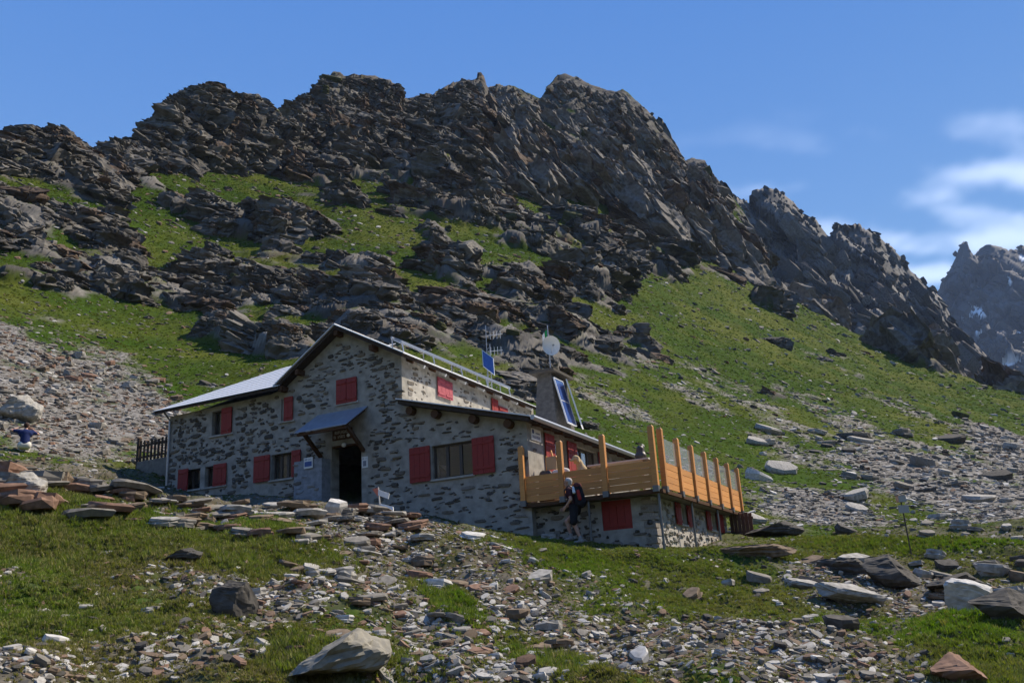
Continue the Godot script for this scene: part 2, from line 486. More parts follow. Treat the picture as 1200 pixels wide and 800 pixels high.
	# colours: matter only (turf, dry turf, soil, grey and rusty schist, lichen)
	for row in nrows:
		for c in COLS:
			var i := row * COLS + c
			var p := P[i]
			var q := bed * p
			var n1 := nmid.get_noise_3dv(p * 1.3)
			var n2 := nfine.get_noise_3dv(p)
			var n3 := ntiny.get_noise_3dv(p)
			var n0 := ncoarse.get_noise_3dv(p * 1.6)
			var g := Color(0.043, 0.077, 0.011).lerp(Color(0.09, 0.103, 0.02), clampf(0.42 + n1 * 0.9 + n0 * 1.2, 0.0, 1.0))
			g = g.lerp(Color(0.028, 0.042, 0.009), clampf(n2 * 0.9 + n3 * 0.5 - n0 * 0.5, 0.0, 0.8))
			if row <= seg_start[6]:
				var soil := Color(0.07, 0.06, 0.038).lerp(Color(0.15, 0.135, 0.11), clampf(0.5 + n2 + n3 * 0.6, 0.0, 1.0))
				g = g.lerp(soil, clampf(0.55 + n1 * 0.9 + n2 * 0.6 - lush[i] * 0.5 + gravel[i] * 0.6, 0.05, 0.97))
			var sc := zone_s[i]
			if sc > 0.0:
				var stone := Color(0.13, 0.12, 0.105).lerp(Color(0.26, 0.245, 0.225), clampf(0.5 + n3 * 1.2, 0.0, 1.0))
				g = g.lerp(stone, clampf((sc + n1 * 0.8 + n2 * 0.5 - 0.42) * 2.6, 0.0, 1.0))
			var v := c3.get_noise_3dv(Vector3(q.x * 0.12, q.y * 0.6, q.z * 0.2))
			var rc := Color(0.08, 0.075, 0.069).lerp(Color(0.18, 0.17, 0.155), clampf(0.5 + v * 0.5 + n2 * 0.35, 0.0, 1.0))
			rc = rc.lerp(Color(0.15, 0.108, 0.08), clampf(n0 * 1.1 + n1 * 0.9 - 0.3, 0.0, 0.5))
			rc = rc.lerp(Color(0.27, 0.255, 0.23), clampf((n3 + v - 0.95) * 1.6, 0.0, 0.7))
			rc = rc.lerp(Color(0.10, 0.105, 0.045), clampf((n1 + n2 * 0.8 - 0.35) * 1.3, 0.0, 0.45))
			if rockw[i] > 0.01 and row > 2 and row < nrows - 3 and c > 1 and c < COLS - 2:
				var nn := (P[i + 2] - P[i - 2]).cross(P[i + 2 * COLS] - P[i - 2 * COLS]).normalized()
				rockw[i] *= 1.0 - clampf((nn.y - 0.80 + n1 * 0.22) * 5.0, 0.0, 0.95) * (0.0 if row > seg_start[10] + 90 else (0.5 if row > seg_start[10] + 30 else 1.0))
			col[i] = g.lerp(rc, clampf(rockw[i] * 1.5 - 0.2 + n3 * 0.25, 0.0, 1.0) if rockw[i] > 0.01 else 0.0)
	M.land = StandardMaterial3D.new()
	M.land.vertex_color_use_as_albedo = true
	M.land.roughness = 0.95
	M.land.metallic_specular = 0.12
	grained(M.land, noise_tex(21, 0.02, Color(0.55, 0.55, 0.55), Color(1.35, 1.35, 1.35), 512, 6), 0.9)
	grid_mesh("ground", 0, seg_start[6], col)
	grid_mesh("hillside", seg_start[6], nrows - 1, col)
	print("land meshed")

func grid_mesh(called: String, row0: int, row1: int, col: PackedColorArray) -> void:
	var n := row1 - row0 + 1
	var v := P.slice(row0 * COLS, (row1 + 1) * COLS)
	obj(called, grid(v, col.slice(row0 * COLS, (row1 + 1) * COLS), COLS, n), M.land).set_meta("kind", "structure")

func grid(v: PackedVector3Array, col: PackedColorArray, cols: int, n: int) -> ArrayMesh:
	var nor := PackedVector3Array()
	nor.resize(v.size())
	for row in n:
		var a := maxi(row - 1, 0) * cols
		var b := mini(row + 1, n - 1) * cols
		for c in cols:
			var i := row * cols + c
			var l := maxi(c - 1, 0)
			var m := mini(c + 1, cols - 1)
			nor[i] = (v[row * cols + m] - v[row * cols + mini(c, cols - 2)]).cross(v[b + c] - v[mini(row, n - 2) * cols + c]).normalized()
	var idx := PackedInt32Array()
	idx.resize((n - 1) * (cols - 1) * 6)
	var k := 0
	for row in n - 1:
		for c in cols - 1:
			var i := row * cols + c
			idx[k] = i; idx[k + 1] = i + cols; idx[k + 2] = i + cols + 1
			idx[k + 3] = i; idx[k + 4] = i + cols + 1; idx[k + 5] = i + 1
			k += 6
	var arr := []
	arr.resize(Mesh.ARRAY_MAX)
	arr[Mesh.ARRAY_VERTEX] = v
	arr[Mesh.ARRAY_NORMAL] = nor
	arr[Mesh.ARRAY_COLOR] = col
	arr[Mesh.ARRAY_INDEX] = idx
	var m := ArrayMesh.new()
	m.add_surface_from_arrays(Mesh.PRIMITIVE_TRIANGLES, arr)
	return m

func land_at(az: float, r: float) -> Vector3:   # the surface at that azimuth and distance
	var fc := clampf((az - AZ0) / (AZ1 - AZ0), 0.0, 1.0) * (COLS - 1)
	var c := mini(int(fc), COLS - 2)
	fc -= c
	var fr := 0.0
	for seg in ROWS.size():
		var r0 := lerpf(line_r[seg][c], line_r[seg][c + 1], fc)
		var r1 := lerpf(line_r[seg + 1][c], line_r[seg + 1][c + 1], fc)
		if r <= r1 or seg == ROWS.size() - 1:
			fr = seg_start[seg] + clampf((r - r0) / (r1 - r0), 0.0, 1.0) * ROWS[seg]
			break
	return land_cell(fc + c, fr)

func land_cell(fc: float, fr: float) -> Vector3:
	var c := mini(int(fc), COLS - 2)
	var w := mini(int(fr), nrows - 2)
	var a := P[w * COLS + c].lerp(P[w * COLS + c + 1], fc - c)
	var b := P[(w + 1) * COLS + c].lerp(P[(w + 1) * COLS + c + 1], fc - c)
	return a.lerp(b, fr - w)

func land_normal(fc: float, fr: float) -> Vector3:
	var c := clampi(int(fc), 2, COLS - 4)
	var w := clampi(int(fr), 2, nrows - 4)
	return (P[w * COLS + c + 3] - P[w * COLS + c - 2]).cross(P[(w + 3) * COLS + c] - P[(w - 2) * COLS + c]).normalized()

func sight(x: float, y: float, r_min := 5.0) -> Vector2:   # column and row where a sight line meets the land
	var q := polar(x, y)
	var fc := clampf((q.x - AZ0) / (AZ1 - AZ0), 0.0, 1.0) * (COLS - 1)
	var c := int(fc)
	for row in nrows - 1:
		var p := P[row * COLS + c]
		var r := Vector2(p.x, p.z).length()
		if r < r_min: continue
		if (p.y - EYE.y) / r >= q.y: return Vector2(fc, row)
	return Vector2(fc, nrows - 2)

func ground_y(x: float, z: float) -> float:
	return land_at(atan2(x, -z), Vector2(x, z).length()).y

# ---------------------------------------------------------------- far ridge and far mountain

func around() -> void:
	# the valley behind and its far side, coarse
	var cols := 150
	var prof := [[4.0, -0.1], [12.0, -1.5], [40.0, -16.0], [140.0, -70.0], [420.0, -150.0], [620.0, -90.0], [820.0, 60.0], [1050.0, 240.0], [1300.0, 400.0], [1500.0, 300.0]]
	var v := PackedVector3Array()
	var col := PackedColorArray()
	var n := fnoise(91, 0.004, FastNoiseLite.TYPE_SIMPLEX_SMOOTH, 5)
	var sub := 7
	var rows := (prof.size() - 1) * sub + 1
	for w in rows:
		var k := mini(w / sub, prof.size() - 2)
		var f := float(w - k * sub) / sub
		var r := lerpf(prof[k][0], prof[k + 1][0], f)
		var h := lerpf(prof[k][1], prof[k + 1][1], f)
		for c in cols:
			var az := lerpf(AZ1, TAU + AZ0, float(c) / (cols - 1))
			var side := minf(float(c), cols - 1.0 - c) / 14.0
			var p := Vector3(sin(az) * r, 0, -cos(az) * r)
			var nn := n.get_noise_2d(p.x, p.z)
			p.y = lerpf(lerpf(0.0, h, 0.3), h, clampf(side, 0.0, 1.0)) + nn * minf(r * 0.14, 130.0) * clampf(side, 0.1, 1.0)
			v.append(p)
			var g := Color(0.036, 0.06, 0.010).lerp(Color(0.12, 0.112, 0.10), clampf((h - 40.0) / 160.0 + nn * 1.5 + n.get_noise_2d(p.x * 6.0, p.z * 6.0), 0.0, 1.0))
			col.append(g)
	var m := StandardMaterial3D.new()
	m.vertex_color_use_as_albedo = true
	m.roughness = 0.95
	obj("valley", grid(v, col, cols, rows), m).set_meta("kind", "structure")

func far_land() -> void:
	around()
	var m := StandardMaterial3D.new()
	m.vertex_color_use_as_albedo = true
	m.roughness = 0.95
	far_mesh("far_ridge", m, 31, 1.0, [[780, 186, 420], [830, 198, 425], [845, 212, 428], [866, 228, 440], [885, 227, 450], [905, 227, 455], [918, 229, 460], [930, 236, 465], [942, 246, 470], [956, 252, 475], [964, 266, 480], [972, 277, 490], [984, 264, 495], [998, 268, 500], [1008, 262, 504], [1018, 262, 508], [1030, 276, 512], [1042, 290, 520], [1056, 304, 525], [1068, 318, 530], [1082, 328, 540], [1094, 338, 545], [1104, 348, 550], [1116, 372, 555], [1136, 396, 560], [1156, 418, 565], [1176, 440, 570], [1200, 462, 575], [1240, 500, 580], [1300, 540, 580]], 320.0, 90, 300, 170)
	far_mesh("far_mountain", m, 47, 3.2, [[1030, 440, 1500], [1070, 395, 1520], [1100, 352, 1540], [1112, 338, 1550], [1122, 318, 1560], [1131, 300, 1565], [1137, 291, 1568], [1140, 300, 1570], [1146, 293, 1575], [1156, 288, 1580], [1168, 288, 1590], [1182, 291, 1600], [1200, 287, 1620], [1230, 280, 1640], [1280, 270, 1660], [1350, 300, 1680], [1450, 340, 1700], [1560, 380, 1700]], 1050.0, 90, 260, 170)

func far_mesh(called: String, m: Material, seed_: int, size: float, sky: Array, foot: float, drop: float, cols: int, rows: int) -> void:
	var az := []
	var rr := []
	var tt := []
	for p in sky:
		var q := polar(p[0], p[1])
		az.append(q.x); rr.append(p[2]); tt.append(q.y)
	var v := PackedVector3Array()
	var col := PackedColorArray()
	v.resize(cols * rows); col.resize(cols * rows)
	var c1 := cells(seed_, 0.012 / size)
	var c2 := cells(seed_ + 1, 0.035 / size)
	var c3 := cells(seed_ + 2, 0.1 / size)
	var c4 := cells(seed_ + 3, 0.25 / size)
	var nm := fnoise(seed_ + 4, 0.02 / size, FastNoiseLite.TYPE_SIMPLEX_SMOOTH, 4)
	var rib := fnoise(seed_ + 5, 0.012 / size, FastNoiseLite.TYPE_SIMPLEX_SMOOTH, 3)
	var snow := []
	for q in [[1145, 364, 12, 5, 30], [1134, 371, 10, 4, 30], [1181, 328, 9, 3, 35], [1198, 392, 6, 12, 0], [1186, 425, 12, 3, -10], [1199, 303, 6, 3, 30], [1148, 388, 4, 3, 0]]: blob(snow, q[0], q[1], q[2] * 0.85, q[3] * 0.8, q[4])
	for c in cols:
		var a := lerpf(az[0], az[az.size() - 1], float(c) / (cols - 1))
		var k := 0
		while k < az.size() - 2 and a > az[k + 1]: k += 1
		var f: float = clampf((a - az[k]) / (az[k + 1] - az[k]), 0.0, 1.0)
		var r1 := lerpf(rr[k], rr[k + 1], f)
		var t1 := lerpf(tt[k], tt[k + 1], f)
		var dir := Vector3(sin(a), 0, -cos(a))
		for w in rows:
			var g := float(w) / (rows - 9)
			var i := w * cols + c
			var r := lerpf(foot, r1, g)
			var t := lerpf(0.0, t1, g)
			if g > 1.0:
				r = r1 + (g - 1.0) * 900.0 * size
				t = t1 - (g - 1.0) * 2.2
			var p := dir * r + Vector3(0, EYE.y + r * t, 0)
			var q := Vector3(p.x + p.y * 0.35, p.y * 0.55, p.z) + Vector3(nm.get_noise_3dv(p), nm.get_noise_3dv(p + Vector3(0, 300, 0)), 0) * 14.0 * size
			var d := c1.get_noise_3dv(q) * 12.0 + c2.get_noise_3dv(q) * 6.0 + c3.get_noise_3dv(q) * 2.8 + c4.get_noise_3dv(q) * 1.3 + rib.get_noise_2d(p.x * 2.0 + p.y * 0.9, p.z) * 12.0
			p += (-dir * 0.75 + Vector3.UP * 0.35) * d * size * (0.55 if g > 0.9 else 0.9)
			v[i] = p
			var n := nm.get_noise_3dv(p * 3.0)
			var cv := c3.get_noise_3dv(q)
			var rc := Color(0.062, 0.061, 0.06).lerp(Color(0.15, 0.144, 0.138), clampf(0.5 + cv * 0.4 + n * 0.7, 0.0, 1.0))
			rc = rc.lerp(Color(0.11, 0.085, 0.072), clampf(nm.get_noise_3dv(p) * 1.2 - 0.1, 0.0, 0.45))
			if size > 2.0:
				rc = Color(rc.r * 0.62, rc.g * 0.62, rc.b * 0.64)   # a darker rock
				var e := polar_of(p)
				var s := in_blobs(snow, e.x, e.z)
				if s + n * 0.4 > 0.42: rc = Color(0.78, 0.8, 0.84)
			col[i] = rc
	var o := obj(called, grid(v, col, cols, rows), m)
	o.set_meta("kind", "structure")
	# broken blocks on the faces
	var lists := []
	var forms := blocks + crags
	for b in forms: lists.append([[], []])
	for k in (9000 if size < 2.0 else 5000):
		var c := rng.randi_range(2, cols - 3)
		var w := rng.randi_range(2, rows - 9)
		var p := v[w * cols + c]
		var px := Vector2(p.x, p.z).length() / 890.0
		var sz := px * (2.6 + (20.0 if w < rows - 20 else 5.0) * pow(rng.randf(), 3.2)) * (1.0 if size < 2.0 else 0.8)
		var bn := (Vector3(0.72, 0.62, 0.3) + Vector3(rng.randf_range(-1, 1), rng.randf_range(-1, 1), rng.randf_range(-1, 1)) * 0.3).normalized()
		var sk := Vector3(0.6, -0.75, 0.3)
		sk = (sk - bn * sk.dot(bn)).normalized()
		var b := Basis(sk, bn, sk.cross(bn)).scaled_local(Vector3(sz * rng.randf_range(0.9, 1.8), sz * rng.randf_range(0.55, 1.2), sz))
		var tone: Color = col[w * cols + c]
		if tone.r > 0.5: continue
		var t := rng.randi() % forms.size()
		lists[t][0].append(Transform3D(b, p + Vector3(p.x, 0, p.z).normalized() * sz * 0.3 - bn * sz * 0.25))
		lists[t][1].append(tone * rng.randf_range(0.7, 1.35))
	for k in forms.size(): spread("rock_ledge", "", "", forms[k], lists[k][0], lists[k][1], M.crag, o)

# ---------------------------------------------------------------- rock, stones, turf

var blocks := []
var slabs := []
var crags := []
var hewn := []
var TONES := [Color(0.19, 0.175, 0.15), Color(0.31, 0.295, 0.265), Color(0.17, 0.13, 0.092), Color(0.20, 0.125, 0.09), Color(0.085, 0.079, 0.07), Color(0.225, 0.208, 0.168), Color(0.46, 0.445, 0.415)]

func rock_mesh(seed_: int, sides: int, plates: int, thick: float, long := 1.0, facets := 1) -> ArrayMesh:
	# broken schist: plates with an uneven outline, chipped edges, a top that is not quite flat; about 1 m across
	var g := RandomNumberGenerator.new()
	g.seed = seed_
	var s := st()
	var y := 0.0
	for k in plates:
		var t := thick / plates * g.randf_range(0.7, 1.4)
		var ring := []
		var shift := Vector3(g.randf_range(-0.08, 0.08), 0, g.randf_range(-0.08, 0.08)) * float(plates > 1)
		var shrink := g.randf_range(0.78, 1.0) if k > 0 else 1.0
		var tilt := Vector2(g.randf_range(-0.16, 0.16), g.randf_range(-0.16, 0.16)) * (t / 0.3)
		for i in sides:
			var a := TAU * (i + g.randf_range(-0.32, 0.32)) / sides
			var rad := g.randf_range(0.36, 0.54) * shrink
			ring.append(Vector3(cos(a) * rad * long, 0, sin(a) * rad) + shift)
		var lo := []
		var mid := []
		var hi := []
		for p in ring:
			var e := g.randf_range(-0.06, 0.06)
			var top: float = y + t + p.x * tilt.x + p.z * tilt.y
			lo.append(Vector3(p.x * (0.9 + e), y - 0.03, p.z * (0.9 + e)))
			mid.append(Vector3(p.x * (1.0 - e), lerpf(y, top, g.randf_range(0.45, 0.8)), p.z * (1.0 - e)))
			hi.append(Vector3(p.x * g.randf_range(0.82, 0.95), top, p.z * g.randf_range(0.82, 0.95)))
		for i in sides:
			var j := (i + 1) % sides
			quad(s, lo[i], mid[i], mid[j], lo[j])
			quad(s, mid[i], hi[i], hi[j], mid[j])
		var ct := Vector3(shift.x + g.randf_range(-0.12, 0.12), y + t * g.randf_range(0.98, 1.14), shift.z + g.randf_range(-0.12, 0.12))
		for i in sides:
			var j := (i + 1) % sides
			tri(s, hi[i], ct, hi[j])
		for i in range(1, sides - 1):
			tri(s, lo[0], lo[i], lo[i + 1])
		y += t * 0.94
	return done(s)

func crag_mesh(seed_: int, amp := 1.0) -> ArrayMesh:
	# a bedded block: planes cut it, beds of uneven hardness step in and out, cracks run through
	var g := RandomNumberGenerator.new()
	g.seed = seed_
	var beds := cells(seed_ + 1, 1.0)
	var ck := cells(seed_ + 2, 1.0, FastNoiseLite.RETURN_DISTANCE2_SUB)
	var n := fnoise(seed_ + 3, 2.5, FastNoiseLite.TYPE_SIMPLEX_SMOOTH, 4)
	var planes := []
	for e in [Vector3.RIGHT, Vector3.LEFT, Vector3.UP, Vector3.BACK, Vector3.FORWARD]:
		planes.append([(e + Vector3(g.randf_range(-1, 1), g.randf_range(-1, 1), g.randf_range(-1, 1)) * 0.3).normalized(), g.randf_range(0.24, 0.36)])
	for k in 5:
		planes.append([Vector3(g.randf_range(-1, 1), g.randf_range(-0.2, 1), g.randf_range(-1, 1)).normalized(), g.randf_range(0.30, 0.42)])
	var sph := SphereMesh.new()
	sph.radius = 0.75
	sph.height = 1.5
	sph.radial_segments = 60
	sph.rings = 42
	var a := sph.get_mesh_arrays()
	var v: PackedVector3Array = a[Mesh.ARRAY_VERTEX]
	for i in v.size():
		var p := v[i]
		for q in planes:
			var d: float = p.dot(q[0]) - q[1]
			if d > 0.0: p -= q[0] * d
		var w := p + Vector3(0, n.get_noise_3dv(p) * 0.06, 0)
		var step := beds.get_noise_3d(w.x * 1.1, w.y * 7.0, w.z * 1.1) * 0.075 + beds.get_noise_3d(w.x * 2.5 + 5.0, w.y * 17.0, w.z * 2.5) * 0.04 + n.get_noise_3dv(p * 3.0) * 0.03
		var cr := ck.get_noise_3d(w.x * 3.0, w.y * 3.2, w.z * 3.0) + 1.0
		step -= clampf(1.0 - cr / 0.12, 0.0, 1.0) * 0.06
		v[i] = p + Vector3(p.x, p.y * 0.3, p.z).normalized() * step * amp
	var s := st()
	var idx: PackedInt32Array = a[Mesh.ARRAY_INDEX]
	for k in range(0, idx.size(), 3):
		var x := v[idx[k]]
		var y := v[idx[k + 1]]
		var z := v[idx[k + 2]]
		if (y - x).cross(z - x).length() > 1e-7: tri(s, x, y, z)
	return done(s)

func boulder_mesh(seed_: int, cuts: int, wide: Vector3, rough := 0.05, boxy := false) -> ArrayMesh:
	# a solid of bedded rock broken along random planes, with a rough skin
	var g := RandomNumberGenerator.new()
	g.seed = seed_
	var n := fnoise(seed_, 3.0, FastNoiseLite.TYPE_SIMPLEX_SMOOTH, 4)
	var bands := cells(seed_ + 1, 1.0)
	var sph := SphereMesh.new()
	sph.radius = 0.5
	sph.height = 1.0
	sph.radial_segments = 44
	sph.rings = 28
	var planes := []
	for k in cuts:
		planes.append([Vector3(g.randf_range(-1, 1), g.randf_range(-0.7, 1), g.randf_range(-1, 1)).normalized(), g.randf_range(0.20, 0.34)])
	if boxy:
		for e in [Vector3.RIGHT, Vector3.LEFT, Vector3.UP, Vector3.BACK, Vector3.FORWARD, Vector3.DOWN]:
			planes.append([(e + Vector3(g.randf_range(-1, 1), g.randf_range(-1, 1), g.randf_range(-1, 1)) * 0.22).normalized(), g.randf_range(0.22, 0.27)])
	var a := sph.get_mesh_arrays()
	var v: PackedVector3Array = a[Mesh.ARRAY_VERTEX]
	for i in v.size():
		var p := v[i] * (1.5 if boxy else 1.0)
		for q in planes:
			var d: float = p.dot(q[0]) - q[1]
			if d > 0.0: p -= q[0] * d
		p += p.normalized() * (n.get_noise_3dv(p * 1.5) * rough + bands.get_noise_3d(p.x * 1.5, p.y * 9.0, p.z * 1.5) * rough * 0.35)
		v[i] = p * wide + Vector3(0, wide.y * 0.3, 0)
	var s := st()
	var idx: PackedInt32Array = a[Mesh.ARRAY_INDEX]
	for k in range(0, idx.size(), 3):
		var x := v[idx[k]]
		var y := v[idx[k + 1]]
		var z := v[idx[k + 2]]
		if (y - x).cross(z - x).length() > 1e-6: tri(s, x, y, z)
	return done(s)

func make_rocks() -> void:
	for k in 4: slabs.append(rock_mesh(100 + k, 6 + k % 3, 1, 0.26, 1.25))
	for k in 3: slabs.append(rock_mesh(120 + k, 7, 2, 0.34, 1.2))
	for k in 3: blocks.append(rock_mesh(140 + k, 7, 3, 0.7, 1.15))
	for k in 3: blocks.append(rock_mesh(160 + k, 6, 1, 0.62, 1.0))
	for k in 2: blocks.append(rock_mesh(180 + k, 8, 5, 0.9, 1.2))
	for k in 6: crags.append(crag_mesh(600 + k * 7))
	for k in 6: hewn.append(boulder_mesh(720 + k * 7, 11, Vector3(1.3, 0.9, 1.0), 0.04))
	M.stone = StandardMaterial3D.new()
	M.stone.vertex_color_use_as_albedo = true
	M.stone.roughness = 0.9
	M.stone.metallic_specular = 0.2
	grained(M.stone, noise_tex(31, 0.03, Color(0.6, 0.6, 0.6), Color(1.3, 1.3, 1.3), 512, 6), 1.7)
	M.crag = StandardMaterial3D.new()
	M.crag.vertex_color_use_as_albedo = true
	M.crag.roughness = 0.95
	M.crag.metallic_specular = 0.2
	grained(M.crag, noise_tex(33, 0.012, Color(0.35, 0.34, 0.33), Color(1.7, 1.66, 1.58), 1024, 8, Color(0.9, 0.88, 0.84)), 0.07)
	M.turf = StandardMaterial3D.new()
	M.turf.vertex_color_use_as_albedo = true
	M.turf.roughness = 0.9
	M.turf.metallic_specular = 0.1
	M.turf.cull_mode = BaseMaterial3D.CULL_DISABLED
	M.turf.backlight_enabled = true
	M.turf.backlight = Color(0.75, 0.85, 0.35)
	M.tones = []
	for k in TONES.size():
		var m := mat(Color.WHITE, 0.9)
		var t: Color = TONES[k]
		grained(m, noise_tex(40 + k, 0.018, t * 0.55, t * 1.5, 256, 6, t), 1.3, 0.8)
		M.tones.append(m)

func spread(called: String, label: String, category: String, mesh: Mesh, xf: Array, colors: Array, material: Material, parent: Node = null) -> void:
	if xf.is_empty(): return
	var mm := MultiMesh.new()
	mm.transform_format = MultiMesh.TRANSFORM_3D
	mm.use_colors = true
	mm.mesh = mesh
	mm.instance_count = xf.size()
	for k in xf.size():
		mm.set_instance_transform(k, xf[k])
		mm.set_instance_color(k, colors[k])
	var o := MultiMeshInstance3D.new()
	o.multimesh = mm
	o.material_override = material
	if parent:
		o.name = called
		parent.add_child(o, true)
		o.set_meta("kind", "stuff")
	else:
		o.name = numbered(called)
		add_child(o)
		tag(o, label, category, "", "stuff")

func scatter(meshes: Array, tries: int, row0: int, row1: int, rule: Callable) -> Array:
	# rule(column, row) gives [] or [size, flat, sink, colour, tilt]; returns for each mesh the transforms and colours
	var out := []
	for m in meshes: out.append([[], []])
	for k in tries:
		var fc := rng.randf_range(2.0, COLS - 3.0)
		var fr := rng.randf_range(row0, row1)
		var what: Array = rule.call(fc, fr)
		if what.is_empty(): continue
		var p := land_cell(fc, fr)
		var n := land_normal(fc, fr)
		var size: float = what[0]
		var upv: Vector3 = n.slerp(Vector3.UP, what[4]).normalized()
		if what.size() > 5: upv = what[5]
		upv = (upv + Vector3(rng.randf_range(-1, 1), 0, rng.randf_range(-1, 1)) * float(what[6] if what.size() > 6 else 0.28)).normalized()
		var b := Basis(Quaternion(Vector3.UP, upv)) * Basis(Vector3.UP, rng.randf() * TAU)
		var flat: float = what[1]
		b = b.scaled_local(Vector3(size * rng.randf_range(0.75, 1.35), size * flat * rng.randf_range(0.7, 1.4), size * rng.randf_range(0.65, 1.1)))
		var w := rng.randi() % meshes.size()
		out[w][0].append(Transform3D(b, p - upv * size * float(what[2])))
		out[w][1].append(what[3])
	return out

func stone_color(red := 0.25, pale := 0.2) -> Color:
	var u := rng.randf()
	var c: Color = TONES[0]
	if u < red: c = TONES[2].lerp(TONES[3], rng.randf())
	elif u < red + pale: c = TONES[1].lerp(TONES[6], rng.randf() * 0.8)
	elif u < red + pale + 0.15: c = TONES[4]
	return c * rng.randf_range(0.75, 1.25)

func cover_mountain() -> void:
	var hill := get_node("hillside")
	var bedn := Vector3(0.30, 0.92, 0.16).normalized()
	# solid crags: big bedded blocks, rooted in the slope
	var cores := []
	for m in crags: cores.append([[], []])
	for k in 12000:
		var fc := rng.randf_range(2.0, COLS - 3.0)
		var fr := rng.randf_range(seg_start[6] + 14, seg_start[11] - 8)
		var i := int(fr) * COLS + int(fc)
		if zone_s[i] > 0.4 or rockw[i] < 0.5 and rng.randf() > (0.05 if fc < COLS * 0.62 else 0.006): continue
		var p := land_cell(fc, fr)
		var px := Vector2(p.x, p.z).length() / 890.0
		var top := seg_start[11] - fr
		var size := px * minf((13.0 if rockw[i] > 0.5 else 5.0) + ((90.0 if fr > seg_start[10] and fc > COLS * 0.48 else 56.0) if rockw[i] > 0.5 else 16.0) * pow(rng.randf(), 2.6), 10.0 + top * 0.5)
		var peak := fr > seg_start[10] and fc > COLS * 0.48
		var bn := (Vector3(0.80, 0.50, 0.25) if peak else Vector3(0.30, 0.92, 0.16)).normalized()
		bn = (bn + Vector3(rng.randf_range(-1, 1), rng.randf_range(-1, 1), rng.randf_range(-1, 1)) * 0.14).normalized()
		var sk := Vector3(0.95, -0.25, 0.15)
		sk = (sk - bn * sk.dot(bn)).normalized()
		var b := Basis(sk, bn, sk.cross(bn)) * Basis(Vector3.UP, rng.randf_range(-0.6, 0.6) + PI * (rng.randi() % 2))
		b = b.scaled_local(Vector3(size * rng.randf_range(0.8, 1.4), size * rng.randf_range(0.65, 1.25), size))
		var c := Color(0.085, 0.08, 0.073).lerp(Color(0.19, 0.178, 0.162), rng.randf())
		if peak: c = c.lerp(Color(0.27, 0.25, 0.232), 0.5)
		if rng.randf() < 0.16: c = Color(0.14, 0.105, 0.08) * rng.randf_range(0.75, 1.1)
		var v := rng.randi() % crags.size()
		cores[v][0].append(Transform3D(b, p - bn * size * 0.16 + Vector3(p.x, 0, p.z).normalized() * size * 0.16))
		cores[v][1].append(c)
	for k in crags.size(): spread("crag", "", "", crags[k], cores[k][0], cores[k][1], M.crag, hill)
	# ledges and blocks of the crags: layered, lying with the bedding, most of each in the hill
	var strike := Vector3(0.93, -0.30, 0.2).normalized()
	var lists := []
	for m in blocks: lists.append([[], []])
	for k in 11000:
		var fc := rng.randf_range(2.0, COLS - 3.0)
		var fr := rng.randf_range(seg_start[6] + 4, seg_start[11] + 1)
		var i := int(fr) * COLS + int(fc)
		var w := rockw[i]
		if w < 0.3 or rng.randf() > w: continue
		var p := land_cell(fc, fr)
		var px := Vector2(p.x, p.z).length() / 890.0
		var size := px * (2.4 + (17.0 if fr < seg_start[11] - 22 else 6.0) * pow(rng.randf(), 4.0))
		var c := Color(0.085, 0.08, 0.073).lerp(Color(0.19, 0.178, 0.162), rng.randf())
		var u := rng.randf()
		if u < 0.12: c = Color(0.15, 0.10, 0.07) * rng.randf_range(0.7, 1.1)
		elif u < 0.17: c = Color(0.27, 0.255, 0.235)
		elif u < 0.27: c = Color(0.08, 0.085, 0.04)
		var peak := fr > seg_start[10] and fc > COLS * 0.48
		var bn := Vector3(0.74, 0.6, 0.3).normalized() if peak else bedn
		var sk := Vector3(0.62, -0.72, 0.3).normalized() if peak else strike
		bn = (bn + Vector3(rng.randf_range(-1, 1), rng.randf_range(-1, 1), rng.randf_range(-1, 1)) * 0.24).normalized()
		sk = (sk - bn * sk.dot(bn)).normalized()
		var b := Basis(sk, bn, sk.cross(bn)) * Basis(Vector3.UP, rng.randf_range(-0.9, 0.9) + (PI if rng.randf() < 0.5 else 0.0))
		b = b.scaled_local(Vector3(size * rng.randf_range(0.8, 1.7), size * rng.randf_range(0.4, 1.0), size * rng.randf_range(0.6, 1.0)))
		var v := rng.randi() % blocks.size()
		lists[v][0].append(Transform3D(b, p - bn * size * 0.3 + Vector3(p.x, 0, p.z).normalized() * size * 0.3))
		lists[v][1].append(c)
	for k in blocks.size(): spread("rock_ledge", "", "", blocks[k], lists[k][0], lists[k][1], M.crag, hill)
	# loose stones on the turf and the scree
	var f := func(fc: float, fr: float) -> Array:
		var i := int(fr) * COLS + int(fc)
		if rockw[i] > 0.5 or under_hut(P[i]): return []
		var r := Vector2(P[i].x, P[i].z).length()
		var px := r / 890.0
		var sc := zone_s[i]
		if rng.randf() > sc * sc * 1.15 + 0.10: return []
		var size := px * (1.4 + 6.0 * pow(rng.randf(), 3.4)) if sc > 0.3 else px * (1.5 + 5.0 * pow(rng.randf(), 3.0))
		var left := fc < COLS * 0.45
		return [size, 0.9, 0.13, stone_color(0.34 if left else 0.08, 0.16 if left else 0.3), 0.3]
	var got := scatter(slabs, 160000, seg_start[5], seg_start[10], f)
	for k in slabs.size(): spread("scree", "", "", slabs[k], got[k][0], got[k][1], M.stone, hill)
	# turf tussocks
	var tuft := tuft_mesh(3, 14, 1.0)
